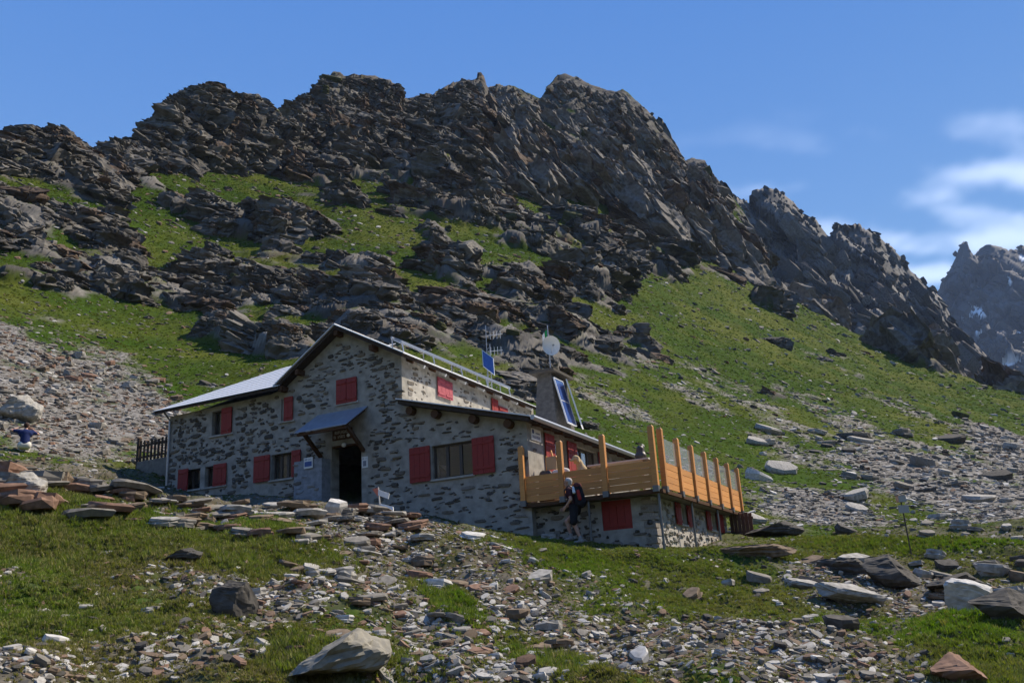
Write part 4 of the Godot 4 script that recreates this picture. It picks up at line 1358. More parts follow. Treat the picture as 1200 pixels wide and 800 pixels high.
func build_hut() -> void:
	make_hut_materials()
	make_wall_stones()
	hut = thing("mountain_hut", "grey stone mountain hut with red shutters and metal roofs below the crags", "hut", HUT, -deg_to_rad(YAW))
	var X := Vector3.RIGHT
	var Z := Vector3.BACK
	var B := Vector3.FORWARD   # along the side walls, running back
	var O := Vector3.ZERO
	# front
	var ha := [[-15.95, -15.0, 3.62, 4.5], [-17.36, -16.4, 1.84, 2.56], [-16.18, -15.2, 1.84, 2.56]]
	var wa := wall("annex_wall", O, X, Z, [[-18.0, 4.62], [-13.25, 4.71]], -2.0, 0.4, ha, M.mortar)
	var hm := [[-12.82, -12.3, 3.68, 4.46], [-10.45, -9.68, 3.92, 4.7], [-10.7, -9.53, 0.2, 2.56]]
	var wm := wall("gable_wall", O, X, Z, [[-13.25, 4.71], [-12.9, 4.78], [-10.3, 6.42], [-7.95, 5.16]], -2.0, 0.4, hm + [[-13.2, -12.32, 1.75, 2.6]], M.mortar)
	var he := [[-6.92, -5.52, 1.05, 2.07]]
	var we := wall("extension_wall", O, X, Z, [[-7.95, 3.5], [-3.7, 2.36]], -2.5, 0.4, he, M.mortar)
	var dark: Array = M.masonry
	stones_on(wa, O, X, Z, [-17.9, -13.0, 1.6, 4.5], [[-16.3, -14.7, 3.3, 4.7], [-17.5, -15.0, 1.7, 2.75], [-14.0, -12.9, 1.5, 2.75]], 64, Vector2(0.36, 0.15), dark, 0.036)
	stones_on(wm, O, X, Z, [-12.8, -8.0, 0.3, 6.2], [[-13.0, -12.2, 3.5, 4.6], [-10.6, -9.5, 3.75, 4.85], [-10.8, -9.4, 0.0, 3.1], [-14.0, -11.8, 1.5, 2.75], [-11.3, -9.0, 2.9, 3.85], [-9.7, -9.3, 1.6, 2.2]], 88, Vector2(0.40, 0.12), dark, 0.036,
		func(a, y): return y < (6.2 - (a + 10.3) * 0.54 if a > -10.3 else 6.2 + (a + 10.3) * 0.63))
	stones_on(we, O, X, Z, [-7.9, -3.8, -1.4, 3.3], [[-7.8, -4.7, 0.9, 2.2]], 40, Vector2(0.42, 0.11), dark, 0.03,
		func(a, y): return y < 3.3 - (a + 7.95) * 0.27)
	fill_stones(wa, O, X, Z, [-17.9, -13.3, 1.6, 4.5], [[-16.1, -14.9, 3.5, 4.6], [-17.5, -15.0, 1.7, 2.7], [-14.0, -13.0, 1.6, 2.7]], 420, Vector2(0.18, 0.08), M.masonry[4], 0.016)
	fill_stones(wm, O, X, Z, [-13.1, -8.1, 0.3, 6.0], [[-13.0, -12.2, 3.5, 4.6], [-10.6, -9.5, 3.75, 4.85], [-10.8, -9.3, 0.0, 3.1], [-14.0, -11.8, 1.6, 2.7], [-11.3, -9.0, 2.9, 3.85]], 620, Vector2(0.2, 0.065), M.masonry[4], 0.016, func(a, y): return y < (6.2 - (a + 10.3) * 0.54 if a > -10.3 else 6.2 + (a + 10.3) * 0.63))
	fill_stones(we, O, X, Z, [-7.9, -3.8, -1.4, 3.2], [[-7.8, -4.7, 0.95, 2.15]], 320, Vector2(0.2, 0.06), M.masonry[4], 0.014, func(a, y): return y < 3.3 - (a + 7.95) * 0.27)
	# sides and backs
	var rs := wall("upper_side_wall", Vector3(-7.95, 0, 0), B, X, [[0.4, 5.1], [9.6, 5.1]], 2.0, 0.35, [], M.mortar_pale)
	stones_on(rs, Vector3(-7.95, 0, 0), B, X, [0.4, 9.2, 3.6, 4.7], [[1.9, 3.3, 4.0, 5.0], [5.6, 7.4, 3.5, 5.0]], 26, Vector2(0.36, 0.13), [dark[1], dark[4], dark[2]], 0.02)
	fill_stones(rs, Vector3(-7.95, 0, 0), B, X, [0.4, 9.3, 3.4, 4.9], [[2.0, 3.2, 4.1, 5.0], [5.8, 7.4, 3.5, 5.0]], 190, Vector2(0.18, 0.07), dark[4], 0.014)
	var es := wall("extension_side_wall", Vector3(-3.7, 0, 0), B, X, [[0.4, 2.34], [9.8, 2.34]], -2.0, 0.35, [[1.84, 2.82, 0.14, 2.16], [3.7, 5.5, 0.9, 2.16]], M.mortar)
	stones_on(es, Vector3(-3.7, 0, 0), B, X, [0.4, 9.0, 0.2, 2.2], [[1.0, 6.3, 0.0, 2.3], [0.2, 1.0, 1.75, 2.3]], 14, Vector2(0.34, 0.12), dark, 0.02)
	wall("annex_side_wall", Vector3(-18.0, 0, 0), B, -X, [[0.4, 4.66], [6.6, 7.5]], 0.0, 0.35, [], M.mortar)
	wall("back_wall", Vector3(0, 0, -9.8), X, -Z, [[-12.9, 4.78], [-10.3, 6.42], [-7.95, 5.16]], -1.0, 0.3, [], M.mortar)
	wall("back_wall", Vector3(0, 0, -9.8), X, -Z, [[-7.949, 3.5], [-3.7, 2.36]], -2.0, 0.3, [], M.mortar)
	wall("back_wall", Vector3(0, 0, -6.6), X, -Z, [[-18.0, 7.5], [-12.9, 7.5]], 0.0, 0.3, [], M.mortar)
	wall("annex_end_wall", Vector3(-12.66, 0, 0), B, X, [[0.05, 4.9], [6.6, 7.7]], 3.0, 0.3, [], M.mortar)
	wall("room_partition", Vector3(-4.6, 0, 0), B, X, [[0.42, 2.4], [9.4, 2.4]], -2.0, 0.1, [], M.larch[0])
	wall("room_partition", Vector3(0, 0, -2.6), X, Z, [[-7.9, 3.3], [-4.72, 2.5]], -2.0, 0.1, [], M.larch[0])
	# windows and shutters of the front
	var w1 := window(hut, O, X, Z, -15.95, -15.0, 3.62, 4.5, 2, M.dark_frame)
	shutter(w1, O, X, Z, -15.46, -14.98, 3.6, 4.53, M.red)
	var w2 := window(hut, O, X, Z, -12.82, -12.3, 3.68, 4.46, 1, M.dark_frame)
	shutter(w2, O, X, Z, -12.66, -12.28, 3.66, 4.48, M.red)
	var w4 := window(hut, O, X, Z, -10.45, -9.68, 3.92, 4.7, 2, M.dark_frame)
	shutter(w4, O, X, Z, -10.48, -10.07, 3.9, 4.72, M.red)
	shutter(w4, O, X, Z, -10.06, -9.66, 3.9, 4.72, M.red)
	var w5 := window(hut, O, X, Z, -17.36, -16.4, 1.84, 2.56, 2, M.dark_frame)
	shutter(w5, O, X, Z, -17.4, -16.92, 1.82, 2.6, M.red)
	var w6 := window(hut, O, X, Z, -16.18, -15.2, 1.84, 2.56, 2, M.dark_frame)
	shutter(w6, O, X, Z, -15.74, -15.14, 1.82, 2.58, M.red)
	var w3 := window(hut, O, X, Z, -13.2, -12.32, 1.75, 2.6, 3, M.dark_frame)
	shutter(w3, O, X, Z, -13.92, -13.22, 1.74, 2.62, M.red)
	shutter(w3, O, X, Z, -12.3, -11.92, 1.74, 2.62, M.red)
	var we3 := window(hut, O, X, Z, -6.92, -5.52, 1.05, 2.07, 3, M.dark_frame, 0.12)
	shutter(we3, O, X, Z, -7.7, -6.96, 1.02, 2.09, M.red)
	shutter(we3, O, X, Z, -5.5, -4.76, 1.02, 2.1, M.red)
	# side shutters
	var E := Vector3(-7.95, 0, 0)
	shutter(hut, E, B, X, 2.1, 2.58, 4.2, 4.86, M.red_faded)
	shutter(hut, E, B, X, 2.59, 3.08, 4.2, 4.84, M.red_faded)
	shutter(hut, E, B, X, 6.0, 6.5, 3.9, 4.85, M.red)
	shutter(hut, E, B, X, 6.55, 7.3, 3.9, 4.65, M.red)
	E = Vector3(-3.7, 0, 0)
	var gl := window(hut, E, B, X, 1.84, 2.82, 0.14, 2.16, 1, M.dark_frame, 0.12, "glazed_door")
	shutter(gl, E, B, X, 1.14, 1.82, 0.14, 2.2, M.red)
	shutter(gl, E, B, X, 2.84, 3.58, 0.14, 2.2, M.red)
	var gw := window(hut, E, B, X, 3.7, 5.5, 0.9, 2.16, 3, M.dark_frame, 0.12)
	shutter(gw, E, B, X, 5.54, 6.2, 0.88, 2.2, M.red)
	# the door: a dark boarded leaf set back in its opening
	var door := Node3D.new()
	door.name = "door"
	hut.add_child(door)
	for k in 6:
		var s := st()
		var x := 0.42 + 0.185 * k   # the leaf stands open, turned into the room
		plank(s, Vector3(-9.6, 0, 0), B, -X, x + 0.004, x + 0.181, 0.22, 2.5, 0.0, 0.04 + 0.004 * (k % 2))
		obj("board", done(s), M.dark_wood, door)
	var s := st()
	box(s, Vector3(-10.7, 2.5, -0.3), Vector3(-9.53, 2.56, -0.05))
	obj("lintel", done(s), M.timber, door)
	s = st()
	tube(s, [Vector3(-9.645, 1.2, -1.42), Vector3(-9.69, 1.2, -1.42), Vector3(-9.69, 1.2, -1.3)], [0.012, 0.012, 0.012], 6)
	obj("handle", done(s), M.metal, door)
	roofs()
	porch()
	basement()

func roof_slab(called: String, a: Vector3, b: Vector3, c: Vector3, d: Vector3, thick: float, m: Material, parent: Node) -> MeshInstance3D:
	# corners counter-clockwise seen from above
	var s := st()
	var k := Vector3(0, -thick, 0)
	hexa(s, [a + k, b + k, c + k, d + k, a, b, c, d])
	return obj(called, done(s), m, parent)

func holder(called: String) -> Node3D:
	var o := Node3D.new()
	o.name = called
	hut.add_child(o, true)
	return o

func roofs() -> void:
	# left wing: rows of lapped sheets that climb away from the front
	var r := holder("annex_roof")
	var rise := tan(deg_to_rad(24.5))
	var n := 10
	for k in n:
		var t0 := -0.45 + 7.1 * k / n
		var t1 := t0 + 7.1 / n + 0.05
		var h0 := 4.80 + (t0 + 0.45) * rise + 0.014
		var h1 := 4.80 + (t1 + 0.45) * rise - 0.005
		for q in 6:
			var s0 := -18.42 - 0.012 * (k % 3) + 0.965 * q
			roof_slab("sheet", L(s0, t0, h0 + 0.002 * q), L(s0 + 0.99, t0, h0 + 0.002 * q), L(s0 + 0.99, t1, h1 + 0.002 * q), L(s0, t1, h1 + 0.002 * q), 0.02, M.sheet, r)
	roof_slab("deck", L(-18.36, -0.40, 4.80), L(-12.62, -0.40, 4.80), L(-12.62, 6.6, 4.80 + 7.0 * rise), L(-18.36, 6.6, 4.80 + 7.0 * rise), 0.11, M.fascia, r)
	# gable roof
	r = holder("gable_roof")
	var ridge := 6.56
	var up_l := 0.66
	var up_r := 0.545
	roof_slab("deck", L(-12.78, -0.36, ridge - up_l * 2.48 - 0.045), L(-10.3, -0.36, ridge - 0.045), L(-10.3, 9.7, ridge - 0.045), L(-12.78, 9.7, ridge - up_l * 2.48 - 0.045), 0.13, M.fascia, r)
	roof_slab("deck", L(-10.3, -0.36, ridge - 0.045), L(-7.68, -0.36, ridge - up_r * 2.62 - 0.045), L(-7.68, 9.7, ridge - up_r * 2.62 - 0.045), L(-10.3, 9.7, ridge - 0.045), 0.13, M.fascia, r)
	for k in 10:
		var t0 := -0.42 + k * 1.02
		roof_slab("sheet", L(-12.85, t0, ridge - up_l * 2.55), L(-10.28, t0, ridge + 0.008), L(-10.28, t0 + 1.0, ridge + 0.008), L(-12.85, t0 + 1.0, ridge - up_l * 2.55), 0.03, M.sheet, r)
		roof_slab("sheet", L(-10.32, t0, ridge), L(-7.6, t0, ridge - up_r * 2.72), L(-7.6, t0 + 1.0, ridge - up_r * 2.72), L(-10.32, t0 + 1.0, ridge), 0.03, M.sheet, r)
	for q in [[-11.9, -up_l * 1.6], [-10.3, 0.0], [-8.9, -up_r * 1.4], [-12.6, -up_l * 2.3]]:
		var s := st()
		bar(s, L(q[0], -0.34, ridge - 0.30 + q[1]), L(q[0], 0.02, ridge - 0.30 + q[1]), 0.15, 0.17, Vector3.RIGHT)
		obj("purlin", done(s), M.timber, r)
	for k in 14:
		var s := st()
		bar(s, L(-7.7, 0.3 + k * 0.68, ridge - up_r * 2.6 - 0.22), L(-8.0, 0.3 + k * 0.68, ridge - up_r * 2.3 - 0.21), 0.07, 0.10)
		obj("rafter", done(s), M.white if k % 2 else M.timber, r)
	# lean-to roof of the extension
	r = holder("extension_roof")
	var h0 := 3.66
	var fall := 0.268
	roof_slab("deck", L(-7.9, -0.34, h0 - 0.05), L(-3.46, -0.34, h0 - fall * 4.44 - 0.05), L(-3.46, 9.9, h0 - fall * 4.44 - 0.05), L(-7.9, 9.9, h0 - 0.05), 0.13, M.fascia, r)
	for k in 10:
		var t0 := -0.40 + k * 1.04
		roof_slab("sheet", L(-7.945, t0, h0), L(-3.38, t0, h0 - fall * 4.565), L(-3.38, t0 + 1.02, h0 - fall * 4.565), L(-7.945, t0 + 1.02, h0), 0.03, M.sheet, r)
	for q in [-7.55, -6.65, -5.35, -4.2]:
		var s := st()
		tube(s, [L(q, -0.25, h0 - fall * (q + 7.945) - 0.32), L(q, 0.05, h0 - fall * (q + 7.945) - 0.32)], [0.13, 0.13], 10)
		obj("purlin", done(s), M.timber, r)
	var s := st()
	tube(s, [L(-3.30, -0.42, 2.37), L(-3.30, 9.95, 2.37)], [0.075, 0.075], 8)
	obj("gutter", done(s), M.metal, r)
	for k in 12:
		s = st()
		bar(s, L(-3.42, 0.4 + k * 0.8, 2.27), L(-3.72, 0.4 + k * 0.8, 2.35), 0.07, 0.09)
		obj("rafter", done(s), M.timber, r)
	# rain pipe at the left corner
	s = st()
	tube(s, [L(-17.92, -0.36, 4.7), L(-17.92, -0.08, 4.45), L(-17.92, -0.08, 1.6)], [0.045, 0.045, 0.045], 8)
	obj("rain_pipe", done(s), M.metal, hut)

func porch() -> void:
	var r := holder("door_canopy")
	var dip := 0.70
	for k in 4:
		var x := -11.27 + 0.5 * k
		roof_slab("sheet", L(x, -1.15, 2.92 + 0.002 * k), L(x + 0.51, -1.15, 2.92 + 0.002 * k), L(x + 0.51, 0.0, 3.68 + 0.002 * k), L(x, 0.0, 3.68 + 0.002 * k), 0.025, M.sheet_blue, r)
	for x in [-11.1, -9.42]:
		var s := st()
		bar(s, L(x, -0.95, 2.94), L(x, -0.03, 2.25), 0.09, 0.12, Vector3.RIGHT)
		obj("brace", done(s), M.timber, r)
		s = st()
		bar(s, L(x, -1.08, 2.90), L(x, -0.01, 3.58), 0.085, 0.1, Vector3.RIGHT)
		obj("rafter", done(s), M.timber, r)
	var s := st()
	bar(s, L(-11.22, -1.06, 2.84), L(-9.32, -1.06, 2.84), 0.08, 0.08)
	obj("front_beam", done(s), M.timber, r)
	# windbreak wall beside the door
	s = st()
	box(s, L(-11.85, -0.45, -0.6), L(-10.74, -0.003, 2.14))
	var o := obj("porch_wall", done(s), M.porch_stone, hut)
	stones_on(o, L(0, -0.45, 0), Vector3.RIGHT, Vector3.BACK, [-11.8, -10.8, 0.2, 2.0], [[-11.5, -11.0, 1.8, 2.3]], 12, Vector2(0.3, 0.1), [M.porch_stone, M.masonry[1], M.rubble[2]], 0.02)
	# lamp over the door
	s = st()
	var ball := SphereMesh.new()
	ball.radius = 0.075
	ball.height = 0.15
	ball.radial_segments = 14
	ball.rings = 7
	var lamp := obj("door_lamp", ball, M.white, hut)
	lamp.position = L(-10.14, -0.10, 2.52)

func basement() -> void:
	var X := Vector3.RIGHT
	var Z := Vector3.BACK
	var B := Vector3.FORWARD
	var F := L(0, 0.28, 0)
	var f := wall("basement_wall", F, X, Z, [[-3.9, -0.12], [-0.25, -0.12]], -3.2, 0.4, [[-1.72, -0.86, -0.92, -0.13]], M.mortar)
	stones_on(f, F, X, Z, [-3.8, -0.4, -1.9, -0.25], [[-1.8, -0.78, -1.0, 0.0]], 40, Vector2(0.38, 0.15), M.masonry, 0.03, null, 0.0)
	fill_stones(f, F, X, Z, [-3.8, -0.3, -1.95, -0.2], [[-1.8, -0.78, -1.0, 0.0]], 130, Vector2(0.16, 0.08), M.masonry[1], 0.025)
	shutter(hut, F, X, Z, -1.73, -0.85, -0.93, -0.125, M.red, -0.06, 4)
	var E := Vector3(-0.25, 0, -0.28)
	var side := wall("basement_side_wall", E, B, X, [[0.4, -0.12], [8.2, -0.12]], -3.0, 0.4, [[2.5, 3.1, -0.72, -0.13], [5.9, 6.6, -0.7, -0.13]], M.mortar_pale)
	stones_on(side, E, B, X, [0.1, 7.9, -1.95, -0.2], [[1.7, 3.9, -0.8, 0.0], [5.2, 7.3, -0.78, 0.0]], 60, Vector2(0.36, 0.14), M.rubble, 0.05, null, 0.0)
	fill_stones(side, E, B, X, [0.1, 7.9, -2.0, -0.2], [[1.9, 3.7, -0.8, 0.0], [5.3, 7.55, -0.78, 0.0]], 260, Vector2(0.2, 0.1), M.rubble[0], 0.04)
	var a := window(hut, E, B, X, 2.5, 3.1, -0.72, -0.13, 1, M.white, 0.1)
	shutter(a, E, B, X, 1.95, 2.46, -0.76, -0.14, M.red)
	shutter(a, E, B, X, 3.14, 3.65, -0.76, -0.14, M.red)
	a = window(hut, E, B, X, 5.9, 6.6, -0.7, -0.13, 1, M.white, 0.1)
	shutter(a, E, B, X, 5.35, 5.86, -0.74, -0.14, M.red)
	shutter(a, E, B, X, 6.64, 7.5, -0.74, -0.14, M.red)
	# quoins of the corner, uneven
	for k in 9:
		var s := st()
		var y := -2.0 + k * 0.21
		var w := rng.randf_range(0.22, 0.42)
		var fx := -0.215 + 0.02 * ((8 - k) / 3.0) + rng.randf_range(-0.02, 0.02)
		var fz := -0.255 + rng.randf_range(-0.012, 0.02)
		var bx := -0.25 - w
		var bz := -0.28 - rng.randf_range(0.25, 0.5)
		var j := func() -> float: return rng.randf_range(-0.02, 0.02)
		hexa(s, [Vector3(bx, y, fz), Vector3(fx, y + j.call(), fz), Vector3(fx, y, bz), Vector3(bx, y, bz), Vector3(bx, y + 0.185 + j.call(), fz - 0.012), Vector3(fx - 0.015, y + 0.18 + j.call(), fz - 0.015), Vector3(fx - 0.01, y + 0.18, bz), Vector3(bx, y + 0.18, bz)])
		obj("quoin", done(s), (M.masonry[4] if k % 2 else M.rubble[2]), hut)

# ---------------------------------------------------------------- the terrace

func build_terrace() -> void:
	var t := thing("terrace", "timber terrace with orange plank railing and square posts on the basement", "terrace", HUT, -deg_to_rad(YAW))
	var s := st()
	box(s, L(-3.69, -0.02, -0.10), L(0.10, 9.3, 0.02))
	obj("floor_slab", done(s), M.mortar_dark, t)
	s = st()
	box(s, L(-3.92, -0.12, -0.115), L(0.2, -0.025, -0.02))
	obj("edge_beam", done(s), M.timber, t)
	s = st()
	box(s, L(0.105, -0.02, -0.115), L(0.2, 9.35, -0.02))
	obj("edge_beam", done(s), M.timber, t)
	# front posts and boards
	var xs := [-3.86, -2.66, -1.38, 0.03]
	for k in 4:
		post(t, L(xs[k], -0.13, 0.0), 1.64 if k < 3 else 1.70)
	for k in 3:
		for b in 4:
			s = st()
			var y := 0.035 + b * 0.182
			plank(s, Vector3.ZERO, Vector3.RIGHT, Vector3.BACK, xs[k] + 0.085, xs[k + 1] - 0.085, y, y + 0.171, 0.10, 0.135 + 0.002 * (b % 2))
			obj("plank", done(s), M.larch[rng.randi() % 3], t)
	var ts := [0.24, 1.74, 3.24, 4.74, 6.24, 7.74, 9.22]
	for k in 7:
		post(t, L(0.16, ts[k], 0.0), 1.66 if k == 0 else 1.6)
	for k in 6:
		for b in 4:
			s = st()
			var y := 0.035 + b * 0.182
			plank(s, Vector3.ZERO, Vector3.FORWARD, Vector3.RIGHT, ts[k] + 0.085, ts[k + 1] - 0.085, y, y + 0.171, 0.13, 0.165 + 0.002 * (b % 2))
			obj("plank", done(s), M.larch[1 + rng.randi() % 3], t)
		s = st()
		plank(s, Vector3.ZERO, Vector3.FORWARD, Vector3.RIGHT, ts[k] + 0.08, ts[k + 1] - 0.08, 0.775, 1.42, 0.145, 0.151)
		obj("glass_panel", done(s), M.glass, t)
	# slim steel props under the edge
	for q in [[0.05, -0.05], [0.1, 2.9], [0.1, 5.9], [-1.95, -0.05]]:
		s = st()
		var g := ground_y(hut_point(q[0], q[1], 0).x, hut_point(q[0], q[1], 0).z) - HUT.y
		tube(s, [L(q[0], q[1], -0.116), L(q[0], q[1], g - 0.1)], [0.035, 0.035], 8)
		obj("prop", done(s), M.zinc, t)

func post(t: Node3D, at: Vector3, high: float) -> void:
	var o := Node3D.new()
	o.name = "post"
	t.add_child(o, true)
	var s := st()
	var w := 0.072
	var y0 := at.y - 0.02
	var y1 := at.y + high
	var p := []
	for y in [y0, y1 - 0.045]:
		for q in [[-1, 1], [1, 1], [1, -1], [-1, -1]]: p.append(Vector3(at.x + w * q[0], y, at.z + w * q[1]))
	hexa(s, p)
	var c := []
	for q in [[-1, 1], [1, 1], [1, -1], [-1, -1]]: c.append(Vector3(at.x + w * q[0], y1 - 0.0449, at.z + w * q[1]))
	for q in [[-1, 1], [1, 1], [1, -1], [-1, -1]]: c.append(Vector3(at.x + w * 0.6 * q[0], y1, at.z + w * 0.6 * q[1]))
	hexa(s, c)
	obj("timber", done(s), M.larch[rng.randi() % 4], o)
	s = st()
	box(s, Vector3(at.x - 0.08, y0 - 0.06, at.z - 0.08), Vector3(at.x + 0.08, y0 + 0.10, at.z + 0.08))
	obj("bracket", done(s), M.zinc, o)

# ---------------------------------------------------------------- roof gear, signs, furniture

func on_front(x: float, y: float, t: float) -> Vector3:   # hut coordinates (s, t, h) where a sight line crosses the plane t
	var a := deg_to_rad(YAW)
	var u := Vector3(sin(a), 0, -cos(a))
	var d := ray(x, y)
	var p := EYE + d * ((HUT + u * t - EYE).dot(u) / d.dot(u)) - HUT
	return Vector3(p.dot(Vector3(cos(a), 0, sin(a))), t, p.y)

func hut_thing(called: String, label: String, category: String, s: float, t: float, h: float, turn := 0.0, group := "") -> Node3D:
	return thing(called, label, category, hut_point(s, t, h), -deg_to_rad(YAW) + turn, group)

func roof_gear() -> void:
	# chimney, part of the hut
	var c := holder("chimney")
	var s := st()
	var lo := 2.5
	var hi := 5.15
	hexa(s, [L(-5.72, 4.85, lo), L(-4.80, 4.85, lo), L(-4.80, 6.6, lo), L(-5.72, 6.6, lo), L(-5.52, 5.05, hi), L(-4.98, 5.05, hi), L(-4.98, 6.4, hi), L(-5.52, 6.4, hi)])
	var stack := obj("stack", done(s), grained(mat(Color.WHITE, 0.9), noise_tex(98, 0.02, Color(0.08, 0.075, 0.068), Color(0.18, 0.168, 0.15), 256, 5), 1.0, 1.5), c)
	s = st()
	box(s, L(-5.74, 4.82, hi - 0.001), L(-4.78, 6.62, hi + 0.1))
	obj("cap", done(s), M.masonry[0], c)
	for k in 2:
		var p := hut_thing("solar_panel", ["blue solar panel leaning on the dark stone chimney", "solar panel seen nearly edge-on beside the chimney"][k], "solar panel", -4.93 + 0.26 * k, 5.05 + 0.55 * k, 4.95, 0.0 if k == 0 else 0.32, "solar panels on the chimney")
		panel(p, 0.82, 1.75, Basis(Vector3(0, 0, -1), Vector3(-0.235, 0.97, 0), Vector3(0.97, 0.235, 0)))
	# dish on its pole, with a small flag
	var d := hut_thing("satellite_dish", "white round satellite dish on a thin pole above the chimney", "dish", -5.1, 5.3, hi + 0.09)
	s = st()
	tube(s, [Vector3(0, 0, 0), Vector3(0, 1.75, 0)], [0.02, 0.018], 8)
	obj("pole", done(s), M.metal, d)
	s = st()
	var look := Vector3(0.62, -0.12, 0.72).normalized()
	var ex := look.cross(Vector3.UP).normalized()
	var ey := ex.cross(look).normalized()
	var c0 := Vector3(0.1, 0.92, 0.1)
	var rings := []
	for r in 5:
		var ring := []
		for a in 20:
			var rad := 0.36 * r / 4.0
			ring.append(c0 + (ex * cos(TAU * a / 20) * 0.92 + ey * sin(TAU * a / 20)) * rad + look * (rad * rad * 0.9))
		rings.append(ring)
	for r in 4:
		for a in 20:
			var b := (a + 1) % 20
			quad(s, rings[r][a], rings[r + 1][a], rings[r + 1][b], rings[r][b])
			quad(s, rings[r][b] - look * 0.012, rings[r + 1][b] - look * 0.012, rings[r + 1][a] - look * 0.012, rings[r][a] - look * 0.012)
	obj("reflector", done(s), M.white, d)
	s = st()
	tube(s, [c0 - ey * 0.28 + look * 0.06, c0 + look * 0.32 - ey * 0.03], [0.012, 0.012], 6)
	tube(s, [c0 + look * 0.30 - ey * 0.03, c0 + look * 0.38 - ey * 0.03], [0.03, 0.035], 8)
	obj("feed_arm", done(s), M.metal, d)
	s = st()
	bar(s, Vector3(0, 0.92, 0), c0 - look * 0.01, 0.05, 0.05)
	obj("bracket", done(s), M.metal, d)
	var f := hut_thing("flag", "small green and white flag hanging on the dish pole", "flag", -5.12, 5.3, hi + 1.35)
	for k in 2:
		s = st()
		var x0 := -0.10 * k
		hexa(s, [Vector3(x0 - 0.1, -0.02 - 0.12 * k - 0.10, 0.02 * k), Vector3(x0 - 0.022, -0.12 * k, 0.012 + 0.02 * k), Vector3(x0 - 0.022, -0.12 * k, 0.004), Vector3(x0 - 0.1, -0.12 * k - 0.12, 0.004 + 0.02 * k),
			Vector3(x0 - 0.1, 0.26 - 0.12 * k, 0.02 * k + 0.01), Vector3(x0 - 0.022, 0.34 - 0.10 * k, 0.012), Vector3(x0 - 0.022, 0.34 - 0.10 * k, 0.004), Vector3(x0 - 0.1, 0.26 - 0.12 * k, 0.004 + 0.02 * k)])
		obj("stripe", done(s), mat([Color(0.02, 0.25, 0.08), Color(0.75, 0.75, 0.73), Color(0.45, 0.03, 0.03)][k], 0.9), f)
	# antenna mast
	var a := hut_thing("antenna_mast", "lattice antenna mast with horizontal aerials behind the gable roof", "antenna", -9.56, 9.0, 5.9)
	s = st()
	for q in [[0.0, 0.0], [0.16, 0.0], [0.08, -0.14]]:
		tube(s, [Vector3(q[0], 0, q[1]), Vector3(q[0], 2.1 if q[0] > 0.0 else 2.95, q[1])], [0.016, 0.014], 6)
	for k in 8:
		bar(s, Vector3(0, 0.25 + k * 0.23, 0), Vector3(0.16, 0.37 + k * 0.23, 0), 0.012, 0.012)
	obj("mast", done(s), M.metal, a)
	for q in [[2.48, 0.75], [1.78, 0.72]]:
		s = st()
		tube(s, [Vector3(0.05, q[0], 0), Vector3(0.05 + q[1], q[0] - 0.08, 0.05)], [0.012, 0.01], 6)
		for k in 4:
			tube(s, [Vector3(0.2 + k * 0.16, q[0] - 0.19 - 0.02 * k, 0.01), Vector3(0.2 + k * 0.16, q[0] + 0.17 - 0.02 * k, 0.01)], [0.008, 0.008], 5)
		obj("aerial", done(s), M.white_metal, a)
	var p := hut_thing("roof_solar_panel", "blue tilted solar panel fixed below the aerials", "solar panel", -9.72, 8.9, 7.75)
	panel(p, 0.95, 1.05, Basis(Vector3(0.72, -0.60, 0.35).normalized(), Vector3(-0.25, 0.80, -0.45).normalized(), Vector3(0.1, 0.4, 0.9).normalized()), 1)
	s = st()
	bar(s, Vector3(0.2, -0.5, -0.05), Vector3(0.16, -1.6, 0.0), 0.04, 0.04)
	obj("stay", done(s), M.metal, p)
	# metal rack lying along the roof
	var r := hut_thing("roof_rack", "long grey metal rack of collector frames along the gable roof", "rack", -8.0, 0.0, 5.3)
	s = st()
	for q in [[-0.18, 0.42], [-0.55, 0.62]]:
		bar(s, L(q[0], 0.35, q[1]), L(q[0], 8.2, q[1]), 0.05, 0.09)
		obj("rail", done(s), M.metal, r)
		s = st()
	for k in 9:
		s = st()
		bar(s, L(-0.18, 0.4 + k * 0.96, 0.39), L(-0.55, 0.4 + k * 0.96, 0.59), 0.04, 0.05)
		obj("crossbar", done(s), M.metal, r)
		if k % 2 == 0:
			s = st()
			tube(s, [L(-0.18, 0.4 + k * 0.96, 0.4), L(-0.12, 0.4 + k * 0.96, 0.08)], [0.02, 0.02], 6)
			tube(s, [L(-0.55, 0.4 + k * 0.96, 0.6), L(-0.55, 0.4 + k * 0.96, 0.3)], [0.02, 0.02], 6)
			obj("leg", done(s), M.metal, r)
	for k in 4:
		s = st()
		hexa(s, [L(-0.20, 0.5 + k * 1.92, 0.445), L(-0.20, 2.25 + k * 1.92, 0.445), L(-0.54, 2.25 + k * 1.92, 0.635), L(-0.54, 0.5 + k * 1.92, 0.635), L(-0.19, 0.5 + k * 1.92, 0.485), L(-0.19, 2.25 + k * 1.92, 0.485), L(-0.53, 2.25 + k * 1.92, 0.675), L(-0.53, 0.5 + k * 1.92, 0.675)])
		obj("collector", done(s), M.metal, r)

